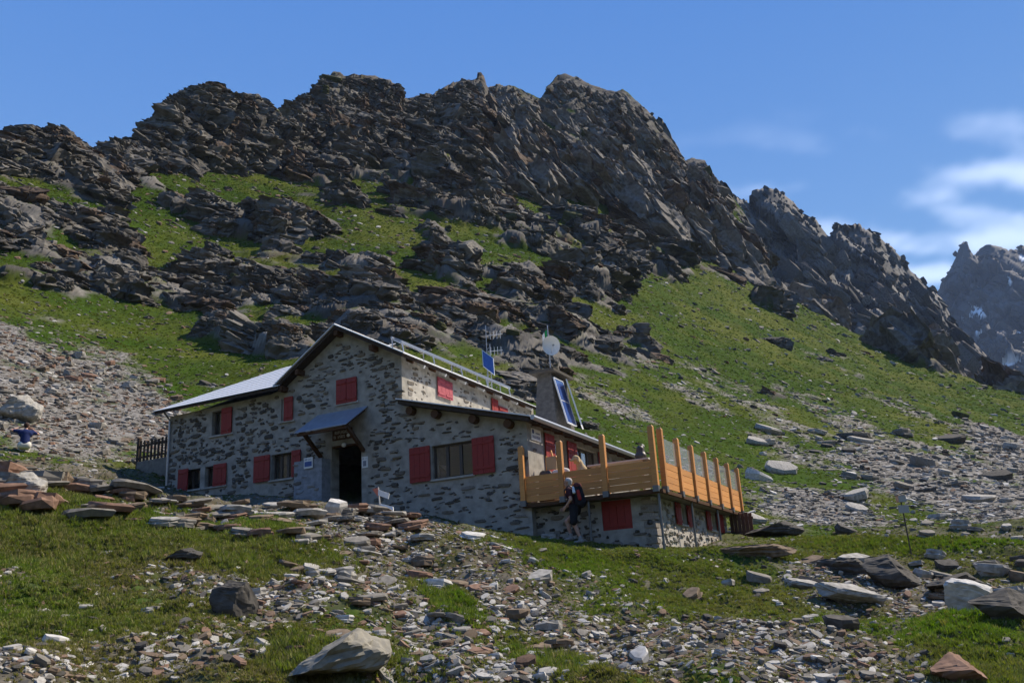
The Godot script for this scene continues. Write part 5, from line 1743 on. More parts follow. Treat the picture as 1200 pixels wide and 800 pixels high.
func panel(p: Node3D, w: float, h: float, b: Basis, bays := 2) -> void:
	# frame, cells; hangs down from the node's place, b = width axis, height axis, outward
	var at := func(x: float, y: float, z: float) -> Vector3: return b.x * x + b.y * (y - h) + b.z * z
	var slab := func(x0: float, x1: float, y0: float, y1: float, z0: float, z1: float) -> ArrayMesh:
		var s := st()
		hexa(s, [at.call(x0, y0, z0), at.call(x1, y0, z0), at.call(x1, y1, z0), at.call(x0, y1, z0), at.call(x0, y0, z1), at.call(x1, y0, z1), at.call(x1, y1, z1), at.call(x0, y1, z1)])
		return done(s)
	for q in [[0.0, 0.035, 0.0, h], [w - 0.035, w, 0.0, h], [0.035, w - 0.035, 0.0, 0.035], [0.035, w - 0.035, h - 0.035, h]]:
		obj("frame", slab.call(q[0], q[1], q[2], q[3], 0.0, 0.045), M.white_metal, p)
	for k in bays:
		var y0 := lerpf(0.035, h - 0.035, float(k) / bays)
		var y1 := lerpf(0.035, h - 0.035, float(k + 1) / bays)
		obj("cells", slab.call(0.035, w - 0.035, y0 + 0.012, y1 - 0.012, 0.01, 0.03), M.solar, p)
		if k > 0: obj("frame", slab.call(0.035, w - 0.035, y0 - 0.012, y0 + 0.012, 0.0, 0.04), M.white_metal, p)
	obj("back_sheet", slab.call(0.02, w - 0.02, 0.02, h - 0.02, -0.004, 0.006), M.white_metal, p)

func board(parent: Node3D, called: String, x0: float, x1: float, y0: float, y1: float, z0: float, z1: float, m: Material) -> void:
	var s := st()
	box(s, Vector3(x0, y0, z0), Vector3(x1, y1, z1))
	obj(called, done(s), m, parent)

func strokes(parent: Node3D, x0: float, x1: float, y: float, high: float, z: float, m: Material, seed_: int) -> void:
	# a line of writing too small to read: short upright and slanting strokes
	var g := RandomNumberGenerator.new()
	g.seed = seed_
	var s := st()
	var x := x0
	while x < x1:
		var w := high * g.randf_range(0.3, 0.6)
		if g.randf() < 0.86:
			box(s, Vector3(x, y, z), Vector3(x + w * 0.32, y + high, z + 0.004))
			if g.randf() < 0.6: box(s, Vector3(x + w * 0.33, y + high * 0.75, z), Vector3(x + w * 0.8, y + high, z + 0.004))
			if g.randf() < 0.5: box(s, Vector3(x + w * 0.33, y, z), Vector3(x + w * 0.8, y + high * 0.22, z + 0.004))
		x += w + high * 0.14
	obj("lettering", done(s), m, parent)

func signs() -> void:
	var o := hut_thing("door_sign", "dark carved wooden sign with pale lettering hung over the door", "sign", -10.54, -0.17, 2.69)
	board(o, "board", 0, 0.77, 0, 0.35, -0.03, 0.0, M.timber)
	var tm := TextMesh.new()
	tm.text = "RIFUGIO"
	tm.font_size = 32
	tm.pixel_size = 0.0042
	tm.depth = 0.006
	var e := obj("lettering", tm, M.cloth_pale, o)
	e.position = Vector3(0.36, 0.245, 0.004)
	strokes(o, 0.06, 0.5, 0.06, 0.085, 0.001, M.cloth_pale, 3)
	var s := st()
	tube(s, [Vector3(0.63, 0.11, 0.0), Vector3(0.63, 0.11, 0.008)], [0.06, 0.06], 14)
	obj("emblem", done(s), M.white, o)
	for x in [0.1, 0.67]:
		s = st()
		tube(s, [Vector3(x, 0.35, -0.015), Vector3(x, 0.62, -0.015)], [0.006, 0.006], 5)
		obj("chain", done(s), M.metal, o)
	o = hut_thing("wall_plaque", "white plaque with blue print on the wall beside the terrace door", "sign", -3.695, 0.26, 1.88, PI / 2)
	board(o, "board", 0, 0.66, 0, 0.34, 0, 0.018, M.white)
	var blue := mat(Color(0.05, 0.07, 0.2), 0.7)
	board(o, "emblem", 0.06, 0.18, 0.19, 0.31, 0.0181, 0.022, blue)
	strokes(o, 0.08, 0.6, 0.06, 0.075, 0.0185, blue, 5)
	strokes(o, 0.24, 0.6, 0.2, 0.04, 0.0185, blue, 6)
	o = hut_thing("blue_poster", "blue and white poster on the windbreak wall beside the door", "poster", -11.42, -0.48, 1.86)
	board(o, "board", 0, 0.35, 0, 0.35, 0, 0.015, M.white)
	board(o, "picture", 0.03, 0.32, 0.06, 0.22, 0.0151, 0.018, mat(Color(0.06, 0.11, 0.3), 0.7))
	strokes(o, 0.04, 0.3, 0.26, 0.05, 0.0155, blue, 8)
	o = hut_thing("white_notice", "small white notice with a grey picture on the door jamb", "notice", -9.5, -0.002, 1.71)
	board(o, "board", 0, 0.22, 0, 0.35, 0, 0.02, M.white)
	board(o, "picture", 0.05, 0.17, 0.05, 0.22, 0.0201, 0.023, mat(Color(0.2, 0.22, 0.26), 0.7))
	strokes(o, 0.03, 0.19, 0.27, 0.035, 0.0205, blue, 9)
	# way mark on the rubble bank
	var at := sight(446, 601)
	var p := land_cell(at.x, at.y)
	o = thing("way_sign", "white arrow-shaped way sign with a red tip on the rubble bank", "sign", p, -0.3)
	s = st()
	tube(s, [Vector3(0, -0.1, 0), Vector3(-0.06, 0.62, 0)], [0.02, 0.018], 7)
	obj("pole", done(s), M.cloth_pale, o)
	s = st()
	hexa(s, [Vector3(-0.06, 0.42, 0.02), Vector3(0.22, 0.30, 0.02), Vector3(0.22, 0.30, 0.0), Vector3(-0.06, 0.42, 0.0), Vector3(-0.05, 0.56, 0.02), Vector3(0.25, 0.43, 0.02), Vector3(0.25, 0.43, 0.0), Vector3(-0.05, 0.56, 0.0)])
	obj("arrow_board", done(s), M.white, o)
	s = st()
	hexa(s, [Vector3(-0.08, 0.40, 0.021), Vector3(-0.062, 0.41, 0.021), Vector3(-0.062, 0.41, 0.0), Vector3(-0.08, 0.40, 0.0), Vector3(-0.21, 0.585, 0.021), Vector3(-0.055, 0.60, 0.021), Vector3(-0.055, 0.60, 0.0), Vector3(-0.21, 0.585, 0.0)])
	obj("arrow_tip", done(s), mat(Color(0.55, 0.16, 0.10), 0.7), o)
	s = st()
	hexa(s, [Vector3(0.0, -0.02, 0.04), Vector3(0.36, -0.04, 0.04), Vector3(0.36, -0.04, 0.01), Vector3(0.0, -0.02, 0.01), Vector3(0.0, 0.21, 0.0), Vector3(0.33, 0.10, 0.0), Vector3(0.33, 0.10, -0.03), Vector3(0.0, 0.21, -0.03)])
	obj("lower_board", done(s), M.white, o)
	# metal post in the meadow
	at = sight(1069, 652)
	p = land_cell(at.x, at.y)
	o = thing("metal_signpost", "thin metal signpost with a grey box and plate on the grass", "signpost", p, 0.2)
	s = st()
	tube(s, [Vector3(0, -0.15, 0), Vector3(-0.02, 1.5, 0)], [0.02, 0.018], 7)
	obj("pole", done(s), M.dark_frame, o)
	board(o, "plate", -0.16, 0.15, 1.06, 1.26, 0.022, 0.035, M.metal)
	board(o, "box", -0.12, 0.1, 1.34, 1.5, -0.06, 0.06, M.metal)

func furnish() -> void:
	# fence on a low wall beside the left wing
	var o := hut_thing("picket_fence", "dark picket fence on a low concrete wall beside the left wing", "fence", -20.1, 0.45, 2.0)
	board(o, "footing", 0, 1.98, -1.2, 1.28, -0.24, 0.0, M.mortar_dark)
	for y in [1.42, 1.86]: board(o, "rail", 0.0, 1.98, y, y + 0.07, -0.12, -0.09, M.timber)
	for k in 11: board(o, "picket", 0.03 + 0.185 * k, 0.125 + 0.185 * k, 1.281, 2.08 - 0.02 * (k % 3), -0.089, -0.065, M.fascia)
	board(o, "end_post", -0.12, 0.0, 0.6, 2.2, -0.16, -0.05, M.fascia)
	# brown gate past the end of the basement
	var q := on_front(857, 629, 8.4)
	o = hut_thing("board_gate", "reddish brown board gate beside the far end of the basement", "gate", q.x, 8.4, q.z)
	for k in 6: board(o, "board", 0.02 + k * 0.13, 0.14 + k * 0.13, -0.25, 0.78 - 0.03 * (k % 2), -0.03, 0.0, mat(Color(0.12, 0.066, 0.046) * (0.85 + 0.1 * (k % 3)), 0.85))
	for y in [0.1, 0.55]: board(o, "rail", 0.0, 0.82, y, y + 0.08, -0.06, -0.031, M.timber)
	# terrace furniture
	o = hut_thing("bench", "wooden bench behind the terrace railing with the dog on it", "bench", -3.1, 1.05, 0.02)
	for k in 3: board(o, "seat_slat", 0, 1.5, 0.42, 0.45, -0.13 + 0.14 * k, 0.0 + 0.14 * k - 0.01, M.larch[0])
	for x in [0.1, 1.3]: board(o, "leg", x, x + 0.08, 0.0, 0.419, -0.1, 0.24, M.larch[0])
	o = hut_thing("terrace_table", "long pale plank table along the terrace railing", "table", -2.0, 0.62, 0.02)
	for k in 4: board(o, "plank", -0.05, 1.75, 0.86, 0.9, -0.28 + 0.15 * k, -0.14 + 0.15 * k, M.cloth_pale)
	for x in [0.1, 1.5]: board(o, "leg", x, x + 0.07, 0.0, 0.859, -0.2, 0.25, M.cloth_pale)
	o = hut_thing("table_bag", "black bag standing on the pale terrace table", "bag", -0.55, 0.62, 0.92)
	obj("body", net([[Vector3(0, 0.12, 0), Vector3(0, 0.3, 0), 0.13, 0.11], [Vector3(-0.06, 0.1, 0.03), Vector3(0.06, 0.1, 0.03), 0.11, 0.11]], 0.02), M.dark_frame, o)
	var s := st()
	tube(s, [Vector3(-0.05, 0.39, 0), Vector3(-0.04, 0.47, 0), Vector3(0.04, 0.47, 0), Vector3(0.05, 0.39, 0)], [0.012, 0.012, 0.012, 0.012], 6)
	obj("handle", done(s), M.dark_frame, o)
	o = hut_thing("deck_chair", "folded wooden deck chair with pale cloth leaning by the terrace wall", "chair", -3.42, 0.62, 0.5)
	board(o, "cloth", 0.0, 0.32, 0.48, 0.86, 0.0, 0.02, mat(Color(0.42, 0.33, 0.21), 0.9))
	s = st()
	bar(s, Vector3(0.36, 0.2, 0.0), Vector3(0.14, 1.05, -0.05), 0.04, 0.04)
	bar(s, Vector3(-0.02, -0.46, 0.05), Vector3(0.0, 0.9, -0.02), 0.04, 0.04)
	bar(s, Vector3(0.62, 0.3, 0.05), Vector3(0.3, 0.86, 0.0), 0.04, 0.04)
	obj("frame", done(s), M.larch[2], o)
	o = hut_thing("cushion_pile", "pale folded blanket heaped on the terrace by the deck chair", "blanket", -3.0, 0.55, 0.46)
	obj("cloth", net([[Vector3(-0.12, 0.36, 0), Vector3(0.15, 0.36, 0), 0.13, 0.11], [Vector3(0.1, 0.46, 0), Vector3(0.22, 0.4, 0), 0.08, 0.1], [Vector3(-0.1, 0.0, 0), Vector3(0.12, 0.3, 0), 0.15, 0.12], [Vector3(-0.05, -0.3, 0), Vector3(0.05, 0.0, 0), 0.16, 0.15]], 0.025), M.cloth_pale, o)
	o = hut_thing("dark_bag", "dark grey bag beside the pale folded blanket", "bag", -3.42, 0.45, 0.02)
	obj("body", net([[Vector3(-0.06, 0.15, 0), Vector3(-0.05, 0.82, 0), 0.17, 0.12], [Vector3(0.1, 0.15, 0), Vector3(0.1, 0.8, 0), 0.16, 0.13]], 0.03), M.dark_frame, o)

# ---------------------------------------------------------------- people and the dog

func net(bones: Array, cell: float, soft := 0.035) -> ArrayMesh:
	var m := SurfaceTool.new()
	m.begin(Mesh.PRIMITIVE_TRIANGLES)
	net_into(m, bones, cell, soft)
	return m.commit()

func net_into(out: SurfaceTool, bones: Array, cell: float, soft := 0.035) -> void:
	# tapered capsules joined with a smooth minimum, meshed as surface nets
	var lo := Vector3.ONE * 1e9
	var hi := -lo
	for b in bones:
		var r: float = maxf(b[2], b[3]) + cell * 2.0
		for p in [b[0], b[1]]:
			lo = lo.min(p - Vector3.ONE * r)
			hi = hi.max(p + Vector3.ONE * r)
	var n := Vector3i(((hi - lo) / cell).ceil()) + Vector3i.ONE
	var f := PackedFloat32Array()
	f.resize(n.x * n.y * n.z)
	f.fill(1.0)
	for b in bones:
		var a: Vector3 = b[0]
		var d: Vector3 = b[1] - a
		var r0: float = b[2]
		var r1: float = b[3]
		var grow := maxf(r0, r1) + soft + cell * 1.5
		var i0 := Vector3i(((a.min(b[1]) - Vector3.ONE * grow - lo) / cell).floor()).clamp(Vector3i.ZERO, n - Vector3i.ONE)
		var i1 := Vector3i(((a.max(b[1]) + Vector3.ONE * grow - lo) / cell).ceil()).clamp(Vector3i.ZERO, n - Vector3i.ONE)
		var dd := maxf(d.length_squared(), 1e-9)
		for z in range(i0.z, i1.z + 1):
			for y in range(i0.y, i1.y + 1):
				for x in range(i0.x, i1.x + 1):
					var p := lo + Vector3(x, y, z) * cell - a
					var t := clampf(p.dot(d) / dd, 0.0, 1.0)
					var v := (p - d * t).length() - lerpf(r0, r1, t)
					var i := (z * n.y + y) * n.x + x
					var w := f[i]
					var h := clampf(0.5 + 0.5 * (w - v) / soft, 0.0, 1.0)
					f[i] = lerpf(w, v, h) - soft * h * (1.0 - h)
	var at := {}
	var verts := PackedVector3Array()
	var sy := n.x
	var sz := n.x * n.y
	var corner := [0, 1, sy, sy + 1, sz, sz + 1, sz + sy, sz + sy + 1]
	var edges := [[0, 1], [2, 3], [4, 5], [6, 7], [0, 2], [1, 3], [4, 6], [5, 7], [0, 4], [1, 5], [2, 6], [3, 7]]
	for z in n.z - 1:
		for y in n.y - 1:
			for x in n.x - 1:
				var i := z * sz + y * sy + x
				var neg := 0
				for k in 8:
					if f[i + corner[k]] < 0.0: neg += 1
				if neg == 0 or neg == 8: continue
				var sum := Vector3.ZERO
				var cnt := 0
				for e in edges:
					var va := f[i + corner[e[0]]]
					var vb := f[i + corner[e[1]]]
					if (va < 0.0) != (vb < 0.0):
						var t := va / (va - vb)
						var pa := Vector3(e[0] & 1, (e[0] >> 1) & 1, e[0] >> 2)
						var pb := Vector3(e[1] & 1, (e[1] >> 1) & 1, e[1] >> 2)
						sum += pa.lerp(pb, t)
						cnt += 1
				at[i] = verts.size()
				verts.append(lo + (Vector3(x, y, z) + sum / cnt) * cell)
	var idx := PackedInt32Array()
	for key in at:
		var i: int = key
		for ax in 3:
			var s0: int = [1, sy, sz][ax]
			var s1: int = [sy, sz, 1][ax]
			var s2: int = [sz, 1, sy][ax]
			var inside := f[i] < 0.0
			if inside == (f[i + s0] < 0.0): continue
			if not (at.has(i - s1) and at.has(i - s2) and at.has(i - s1 - s2)): continue
			var q := [at[i], at[i - s1], at[i - s1 - s2], at[i - s2]]
			if inside: q.reverse()
			idx.append_array([q[0], q[1], q[2], q[0], q[2], q[3]])
	var nor := PackedVector3Array()
	nor.resize(verts.size())
	for k in range(0, idx.size(), 3):
		var g := (verts[idx[k + 2]] - verts[idx[k]]).cross(verts[idx[k + 1]] - verts[idx[k]])
		for j in 3: nor[idx[k + j]] += g
	for k in idx:
		out.set_normal(nor[k].normalized())
		out.add_vertex(verts[k])

func hand_bones(wrist: Vector3, along: Vector3, palm: Vector3, curl := 0.5) -> Array:
	# palm, four fingers of unequal length bent at two joints, a thumb from the side of the palm
	var d := along.normalized()
	var side := d.cross(palm).normalized()
	var out := [[wrist, wrist + d * 0.05, 0.024, 0.027], [wrist + d * 0.03 - side * 0.022, wrist + d * 0.085 - side * 0.026, 0.014, 0.012], [wrist + d * 0.03 + side * 0.02, wrist + d * 0.085 + side * 0.026, 0.014, 0.012]]
	for k in 4:
		var root := wrist + d * 0.088 + side * (-0.03 + 0.02 * k)
		var lon: float = [0.062, 0.075, 0.07, 0.055][k]
		var p1 := root + (d * cos(curl) + palm * sin(curl)) * lon * 0.45
		var p2 := p1 + (d * cos(curl * 2.0) + palm * sin(curl * 2.0)) * lon * 0.32
		var p3 := p2 + (d * cos(curl * 2.8) + palm * sin(curl * 2.8)) * lon * 0.25
		out.append_array([[root, p1, 0.0095, 0.009], [p1, p2, 0.009, 0.0085], [p2, p3, 0.0085, 0.0075]])
	var th := wrist + d * 0.03 - side * 0.026
	out.append_array([[th, th + (d * 0.7 - side * 0.6 + palm * 0.3) * 0.035, 0.012, 0.0105], [th + (d * 0.7 - side * 0.6 + palm * 0.3) * 0.035, th + (d * 0.9 - side * 0.35 + palm * 0.6) * 0.062, 0.0105, 0.009]])
	return out

func head_bones(c: Vector3, front: Vector3) -> Array:
	var s := front.cross(Vector3.UP).normalized()
	return [[c + Vector3(0, 0.03, 0) - front * 0.02, c + Vector3(0, 0.03, 0) + front * 0.015, 0.083, 0.08], [c - Vector3(0, 0.05, 0) + front * 0.03, c - Vector3(0, 0.085, 0) + front * 0.055, 0.058, 0.036],
		[c + Vector3(0, 0.0, 0) + front * 0.088, c - Vector3(0, 0.03, 0) + front * 0.108, 0.011, 0.015], [c - Vector3(0, 0.055, 0) + front * 0.082, c - Vector3(0, 0.06, 0) + front * 0.085, 0.016, 0.014],
		[c + s * 0.082 - Vector3(0, 0.02, 0), c + s * 0.088 + Vector3(0, 0.015, 0), 0.012, 0.016], [c - s * 0.082 - Vector3(0, 0.02, 0), c - s * 0.088 + Vector3(0, 0.015, 0), 0.012, 0.016],
		[c + front * 0.07 + Vector3(0, 0.025, 0) + s * 0.03, c + front * 0.07 + Vector3(0, 0.025, 0) - s * 0.03, 0.02, 0.02]]

func eyes(parent: Node3D, c: Vector3, front: Vector3) -> void:
	var s := front.cross(Vector3.UP).normalized()
	for k in [-1.0, 1.0]:
		var m := SphereMesh.new()
		m.radius = 0.011
		m.height = 0.022
		m.radial_segments = 8
		m.rings = 4
		obj("eye", m, M.dark_frame, parent).position = c + front * 0.081 + s * 0.031 * k + Vector3(0, 0.002, 0)

func people() -> void:
	M.skin = mat(Color(0.42, 0.24, 0.17), 0.6)
	M.skin.subsurf_scatter_enabled = true
	M.skin.subsurf_scatter_strength = 0.1
	# the hiker, climbing towards the door: x forward, z away from the camera
	var at := sight(682, 637)
	var foot := land_cell(at.x, at.y)
	var turn := PI - deg_to_rad(YAW)
	var h := thing("person", "grey-haired hiker in dark shirt and shorts striding uphill before the terrace", "person", foot, turn)
	h.position -= Basis(Vector3.UP, turn) * Vector3(-0.12, 0.0, 0.0)
	var hip := Vector3(0.0, 0.90, 0)
	var chest := Vector3(0.07, 1.29, 0)
	var neck := Vector3(0.10, 1.48, 0)
	var head := Vector3(0.15, 1.635, 0)
	var hf := Vector3(1, -0.12, -0.15).normalized()
	var fk := Vector3(0.30, 0.62, 0.1)
	var fa := Vector3(0.22, 0.20, 0.1)
	var rk := Vector3(0.0, 0.48, -0.1)
	var ra := Vector3(-0.13, 0.09, -0.1)
	var sh := Vector3(0.07, 1.41, -0.19)
	var el := Vector3(0.0, 1.14, -0.25)
	var wr := Vector3(0.16, 0.98, -0.23)
	var sh2 := Vector3(0.09, 1.41, 0.19)
	var el2 := Vector3(0.16, 1.10, 0.25)
	var wr2 := Vector3(0.36, 1.0, 0.2)
	var body := SurfaceTool.new()
	body.begin(Mesh.PRIMITIVE_TRIANGLES)
	net_into(body, [[hip, chest, 0.12, 0.13], [chest, neck, 0.12, 0.06], [neck, head - Vector3(0, 0.06, 0), 0.055, 0.052], [sh, el, 0.052, 0.04], [el, wr, 0.041, 0.028], [sh2, el2, 0.052, 0.04], [el2, wr2, 0.041, 0.028],
		[hip + Vector3(0, -0.03, 0.09), fk, 0.085, 0.058], [fk, fa + Vector3(0, 0.05, 0), 0.056, 0.036], [fk.lerp(fa, 0.3) - Vector3(0.02, 0, 0), fk.lerp(fa, 0.5), 0.05, 0.042],
		[hip + Vector3(0, -0.03, -0.09), rk, 0.085, 0.058], [rk, ra + Vector3(0, 0.04, 0), 0.056, 0.036], [rk.lerp(ra, 0.25) - Vector3(0.02, 0, 0), rk.lerp(ra, 0.5), 0.05, 0.042]], 0.022)
	net_into(body, head_bones(head, hf), 0.011, 0.02)
	net_into(body, hand_bones(wr, (wr - el), Vector3(0.2, -0.3, 0.9).normalized()), 0.006, 0.008)
	net_into(body, hand_bones(wr2, (wr2 - el2), Vector3(0.2, -0.3, -0.9).normalized()), 0.006, 0.008)
	obj("body", body.commit(), M.skin, h)
	eyes(h, head, hf)
	obj("hair", net([[head + Vector3(-0.035, 0.045, 0), head + Vector3(0.0, 0.06, 0), 0.082, 0.074], [head + Vector3(-0.055, -0.03, 0), head + Vector3(-0.05, 0.02, 0), 0.06, 0.07]], 0.014), mat(Color(0.42, 0.41, 0.40), 0.9), h)
	var shirt := mat(Color(0.055, 0.022, 0.028), 0.9)
	obj("shirt", net([[hip + Vector3(0.0, 0.04, 0), chest, 0.142, 0.15], [chest + Vector3(0, 0, -0.1), chest + Vector3(0, 0, 0.1), 0.13, 0.13], [chest, neck - Vector3(0, 0.04, 0), 0.14, 0.078], [sh, sh.lerp(el, 0.5), 0.075, 0.068], [sh2, sh2.lerp(el2, 0.5), 0.075, 0.068]], 0.022), shirt, h)
	obj("shorts", net([[hip + Vector3(0, 0.03, -0.05), hip + Vector3(0, 0.03, 0.05), 0.15, 0.15], [hip + Vector3(0, -0.04, 0.09), hip.lerp(fk, 0.85) + Vector3(0, 0, 0.09), 0.115, 0.095], [hip + Vector3(0, -0.04, -0.09), hip.lerp(rk, 0.8) + Vector3(0, 0, -0.09), 0.115, 0.095]], 0.022), mat(Color(0.02, 0.02, 0.022), 0.85), h)
	for q in [ra, fa]:
		var b := net([[q + Vector3(0, 0.06, 0), q - Vector3(0, 0.02, 0), 0.05, 0.05], [q + Vector3(-0.04, -0.045, 0), q + Vector3(0.16, -0.055, 0), 0.045, 0.036]], 0.014)
		obj("boot", b, mat(Color(0.26, 0.25, 0.24), 0.8), h)
	# his pack
	var p := thing("backpack", "black and red backpack with a pale bottle on the hiker's back", "backpack", h.position + Basis(Vector3.UP, turn) * Vector3(-0.03, 0.05, 0), turn)
	obj("sack", net([[Vector3(-0.14, 1.0, -0.06), Vector3(-0.08, 1.38, -0.05), 0.13, 0.12], [Vector3(-0.14, 1.0, 0.06), Vector3(-0.08, 1.38, 0.05), 0.13, 0.12], [Vector3(-0.2, 1.02, 0), Vector3(-0.16, 1.2, 0), 0.1, 0.1]], 0.022), mat(Color(0.018, 0.018, 0.022), 0.85), p)
	obj("lid", net([[Vector3(-0.09, 1.46, -0.08), Vector3(-0.09, 1.46, 0.08), 0.085, 0.085]], 0.02), mat(Color(0.10, 0.03, 0.03), 0.85), p)
	obj("side_pocket", net([[Vector3(-0.2, 1.1, -0.17), Vector3(-0.16, 1.3, -0.16), 0.05, 0.045]], 0.015), mat(Color(0.30, 0.035, 0.03), 0.85), p)
	obj("bottle", net([[Vector3(-0.06, 1.28, -0.20), Vector3(-0.04, 1.41, -0.19), 0.045, 0.03]], 0.012), mat(Color(0.62, 0.68, 0.72), 0.5), p)
	var s := st()
	tube(s, [Vector3(-0.02, 1.38, -0.13), Vector3(0.10, 1.49, -0.14), Vector3(0.24, 1.36, -0.15), Vector3(0.2, 1.16, -0.16), Vector3(0.02, 1.02, -0.17)], [0.02, 0.022, 0.022, 0.02, 0.018], 6)
	obj("strap", done(s), M.dark_frame, p)
	# the man among the scree, seen from behind, sitting, hands at his face
	at = sight(27, 531)
	foot = land_cell(at.x, at.y)
	var az := atan2(foot.x, -foot.z)
	var m := thing("person", "man in a blue shirt and pale trousers sitting among the scree, seen from behind", "person", foot + Vector3(0, 0.2, 0), PI / 2 - az)
	var c2 := Vector3(0.06, 0.50, 0)
	var hd := Vector3(0.14, 0.79, 0)
	body = SurfaceTool.new()
	body.begin(Mesh.PRIMITIVE_TRIANGLES)
	net_into(body, [[Vector3(0, 0.14, 0), c2, 0.13, 0.13], [c2, Vector3(0.1, 0.66, 0), 0.12, 0.06], [Vector3(0.1, 0.64, 0), hd - Vector3(0, 0.05, 0), 0.055, 0.05], [Vector3(0.08, 0.58, -0.19), Vector3(0.10, 0.60, -0.46), 0.052, 0.042], [Vector3(0.10, 0.60, -0.46), Vector3(0.24, 0.74, -0.24), 0.042, 0.03],
		[Vector3(0.08, 0.58, 0.19), Vector3(0.2, 0.52, 0.40), 0.052, 0.042], [Vector3(0.2, 0.52, 0.40), Vector3(0.27, 0.72, 0.2), 0.042, 0.03], [Vector3(0.02, 0.12, -0.1), Vector3(0.44, 0.16, -0.13), 0.09, 0.065], [Vector3(0.44, 0.16, -0.13), Vector3(0.5, -0.22, -0.13), 0.062, 0.04], [Vector3(0.02, 0.12, 0.1), Vector3(0.44, 0.16, 0.13), 0.09, 0.065], [Vector3(0.44, 0.16, 0.13), Vector3(0.5, -0.22, 0.13), 0.062, 0.04]], 0.024)
	net_into(body, head_bones(hd, Vector3(1, 0.1, 0).normalized()), 0.012, 0.02)
	net_into(body, hand_bones(Vector3(0.24, 0.74, -0.24), Vector3(0.1, 0.3, 0.9), Vector3(0, 0, 1)), 0.007, 0.008)
	net_into(body, hand_bones(Vector3(0.27, 0.72, 0.2), Vector3(0.1, 0.3, -0.9), Vector3(0, 0, -1)), 0.007, 0.008)
	obj("body", body.commit(), M.skin, m)
	eyes(m, hd, Vector3(1, 0.1, 0).normalized())
	obj("hair", net([[hd + Vector3(-0.03, 0.04, 0), hd + Vector3(0.02, 0.055, 0), 0.086, 0.08], [hd + Vector3(-0.05, -0.03, 0), hd + Vector3(-0.05, 0.02, 0), 0.062, 0.07]], 0.014), mat(Color(0.05, 0.03, 0.022), 0.9), m)
	obj("shirt", net([[Vector3(-0.01, 0.14, 0), c2, 0.155, 0.155], [c2 + Vector3(0, 0, -0.1), c2 + Vector3(0, 0, 0.1), 0.135, 0.135], [c2, Vector3(0.1, 0.61, 0), 0.14, 0.08], [Vector3(0.08, 0.57, -0.19), Vector3(0.10, 0.60, -0.36), 0.078, 0.065], [Vector3(0.08, 0.57, 0.19), Vector3(0.16, 0.54, 0.32), 0.078, 0.065]], 0.024), mat(Color(0.018, 0.028, 0.095), 0.9), m)
	obj("trousers", net([[Vector3(-0.02, 0.06, -0.08), Vector3(-0.02, 0.06, 0.08), 0.145, 0.145], [Vector3(0.02, 0.10, -0.1), Vector3(0.45, 0.16, -0.13), 0.11, 0.085], [Vector3(0.45, 0.16, -0.13), Vector3(0.5, -0.16, -0.13), 0.082, 0.06], [Vector3(0.02, 0.10, 0.1), Vector3(0.45, 0.16, 0.13), 0.11, 0.085], [Vector3(0.45, 0.16, 0.13), Vector3(0.5, -0.16, 0.13), 0.082, 0.06]], 0.024), mat(Color(0.60, 0.57, 0.50), 0.9), m)
	# the dog sitting up on the bench: x forward
	var q := on_front(684, 537, 1.05)
	var d := hut_thing("dog", "golden long-haired dog sitting up behind the terrace railing", "dog", q.x - 0.1, 1.05, 0.47, PI + 0.9)
	var up_ := q.z - 0.47
	var hc := Vector3(0.14, up_, 0)
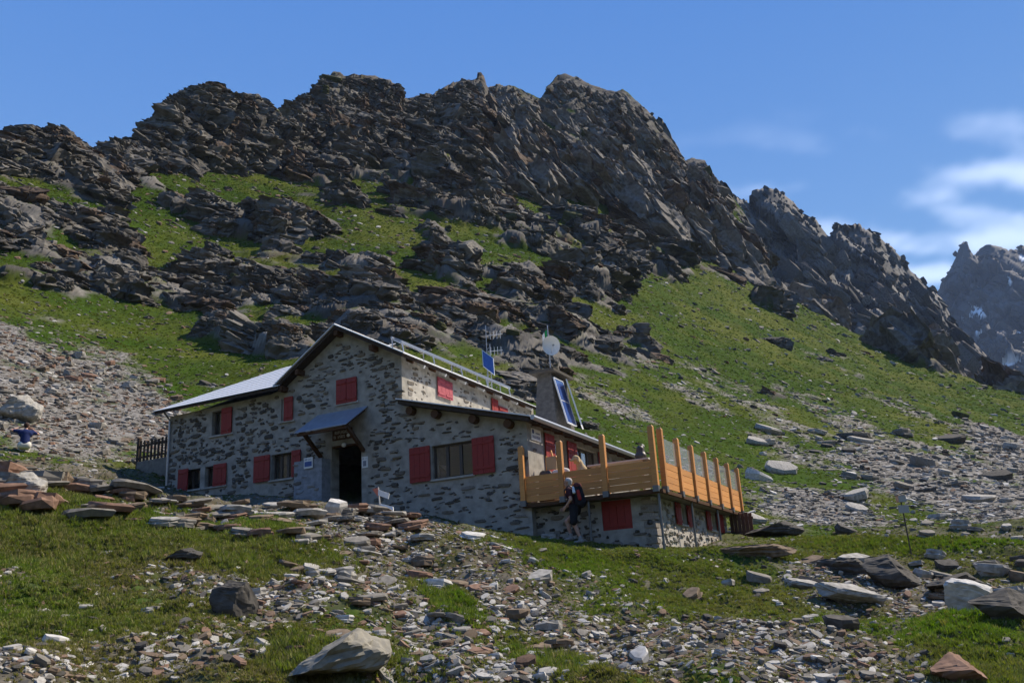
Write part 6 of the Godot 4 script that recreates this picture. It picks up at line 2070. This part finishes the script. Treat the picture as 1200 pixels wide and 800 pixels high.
	obj("body", net([[Vector3(-0.18, 0.16, 0), Vector3(-0.02, up_ - 0.32, 0), 0.17, 0.145], [Vector3(-0.02, up_ - 0.32, 0), Vector3(0.05, up_ - 0.14, 0), 0.14, 0.10], [Vector3(0.05, up_ - 0.12, 0), hc, 0.095, 0.09],
		[hc, hc + Vector3(0.03, 0.02, 0), 0.095, 0.085], [hc + Vector3(0.06, -0.02, 0), hc + Vector3(0.17, -0.055, 0), 0.055, 0.04], [hc + Vector3(-0.01, 0.03, 0.085), hc + Vector3(0.0, -0.1, 0.105), 0.03, 0.038], [hc + Vector3(-0.01, 0.03, -0.085), hc + Vector3(0.0, -0.1, -0.105), 0.03, 0.038],
		[Vector3(0.06, up_ - 0.36, 0.09), Vector3(0.1, 0.22, 0.09), 0.06, 0.042], [Vector3(0.1, 0.22, 0.09), Vector3(0.11, 0.03, 0.09), 0.042, 0.035], [Vector3(0.11, 0.03, 0.09), Vector3(0.17, 0.02, 0.09), 0.038, 0.032], [Vector3(0.06, up_ - 0.36, -0.09), Vector3(0.1, 0.22, -0.09), 0.06, 0.042], [Vector3(0.1, 0.22, -0.09), Vector3(0.11, 0.03, -0.09), 0.042, 0.035], [Vector3(0.11, 0.03, -0.09), Vector3(0.17, 0.02, -0.09), 0.038, 0.032],
		[Vector3(-0.2, 0.14, 0.11), Vector3(-0.02, 0.17, 0.15), 0.11, 0.06], [Vector3(-0.02, 0.17, 0.15), Vector3(-0.14, 0.05, 0.15), 0.055, 0.04], [Vector3(-0.14, 0.04, 0.15), Vector3(0.03, 0.03, 0.15), 0.038, 0.035], [Vector3(-0.2, 0.14, -0.11), Vector3(-0.02, 0.17, -0.15), 0.11, 0.06], [Vector3(-0.02, 0.17, -0.15), Vector3(-0.14, 0.05, -0.15), 0.055, 0.04], [Vector3(-0.14, 0.04, -0.15), Vector3(0.03, 0.03, -0.15), 0.038, 0.035],
		[Vector3(-0.3, 0.08, 0), Vector3(-0.42, 0.04, 0.2), 0.05, 0.03]], 0.018, 0.03), grained(mat(Color.WHITE, 0.95), noise_tex(97, 0.03, Color(0.32, 0.22, 0.11), Color(0.62, 0.50, 0.32), 256, 5), 4.0), d)
	obj("nose", net([[hc + Vector3(0.205, -0.045, 0), hc + Vector3(0.21, -0.048, 0), 0.022, 0.02]], 0.007, 0.01), M.dark_frame, d)
	for k in [-1.0, 1.0]:
		obj("eye", net([[hc + Vector3(0.098, 0.03, 0.042 * k), hc + Vector3(0.1, 0.03, 0.042 * k), 0.013, 0.013]], 0.005, 0.006), M.dark_frame, d)

func _ready() -> void:
	rng.seed = 7
	set_view()
	build_land()
	make_rocks()
	far_land()
	cover_mountain()
	cover_foreground()
	print("land covered")
	build_hut()
	build_terrace()
	print("hut built ", stone_count)
	lay_rocks()
	roof_gear()
	signs()
	furnish()
	people()
	print("done")
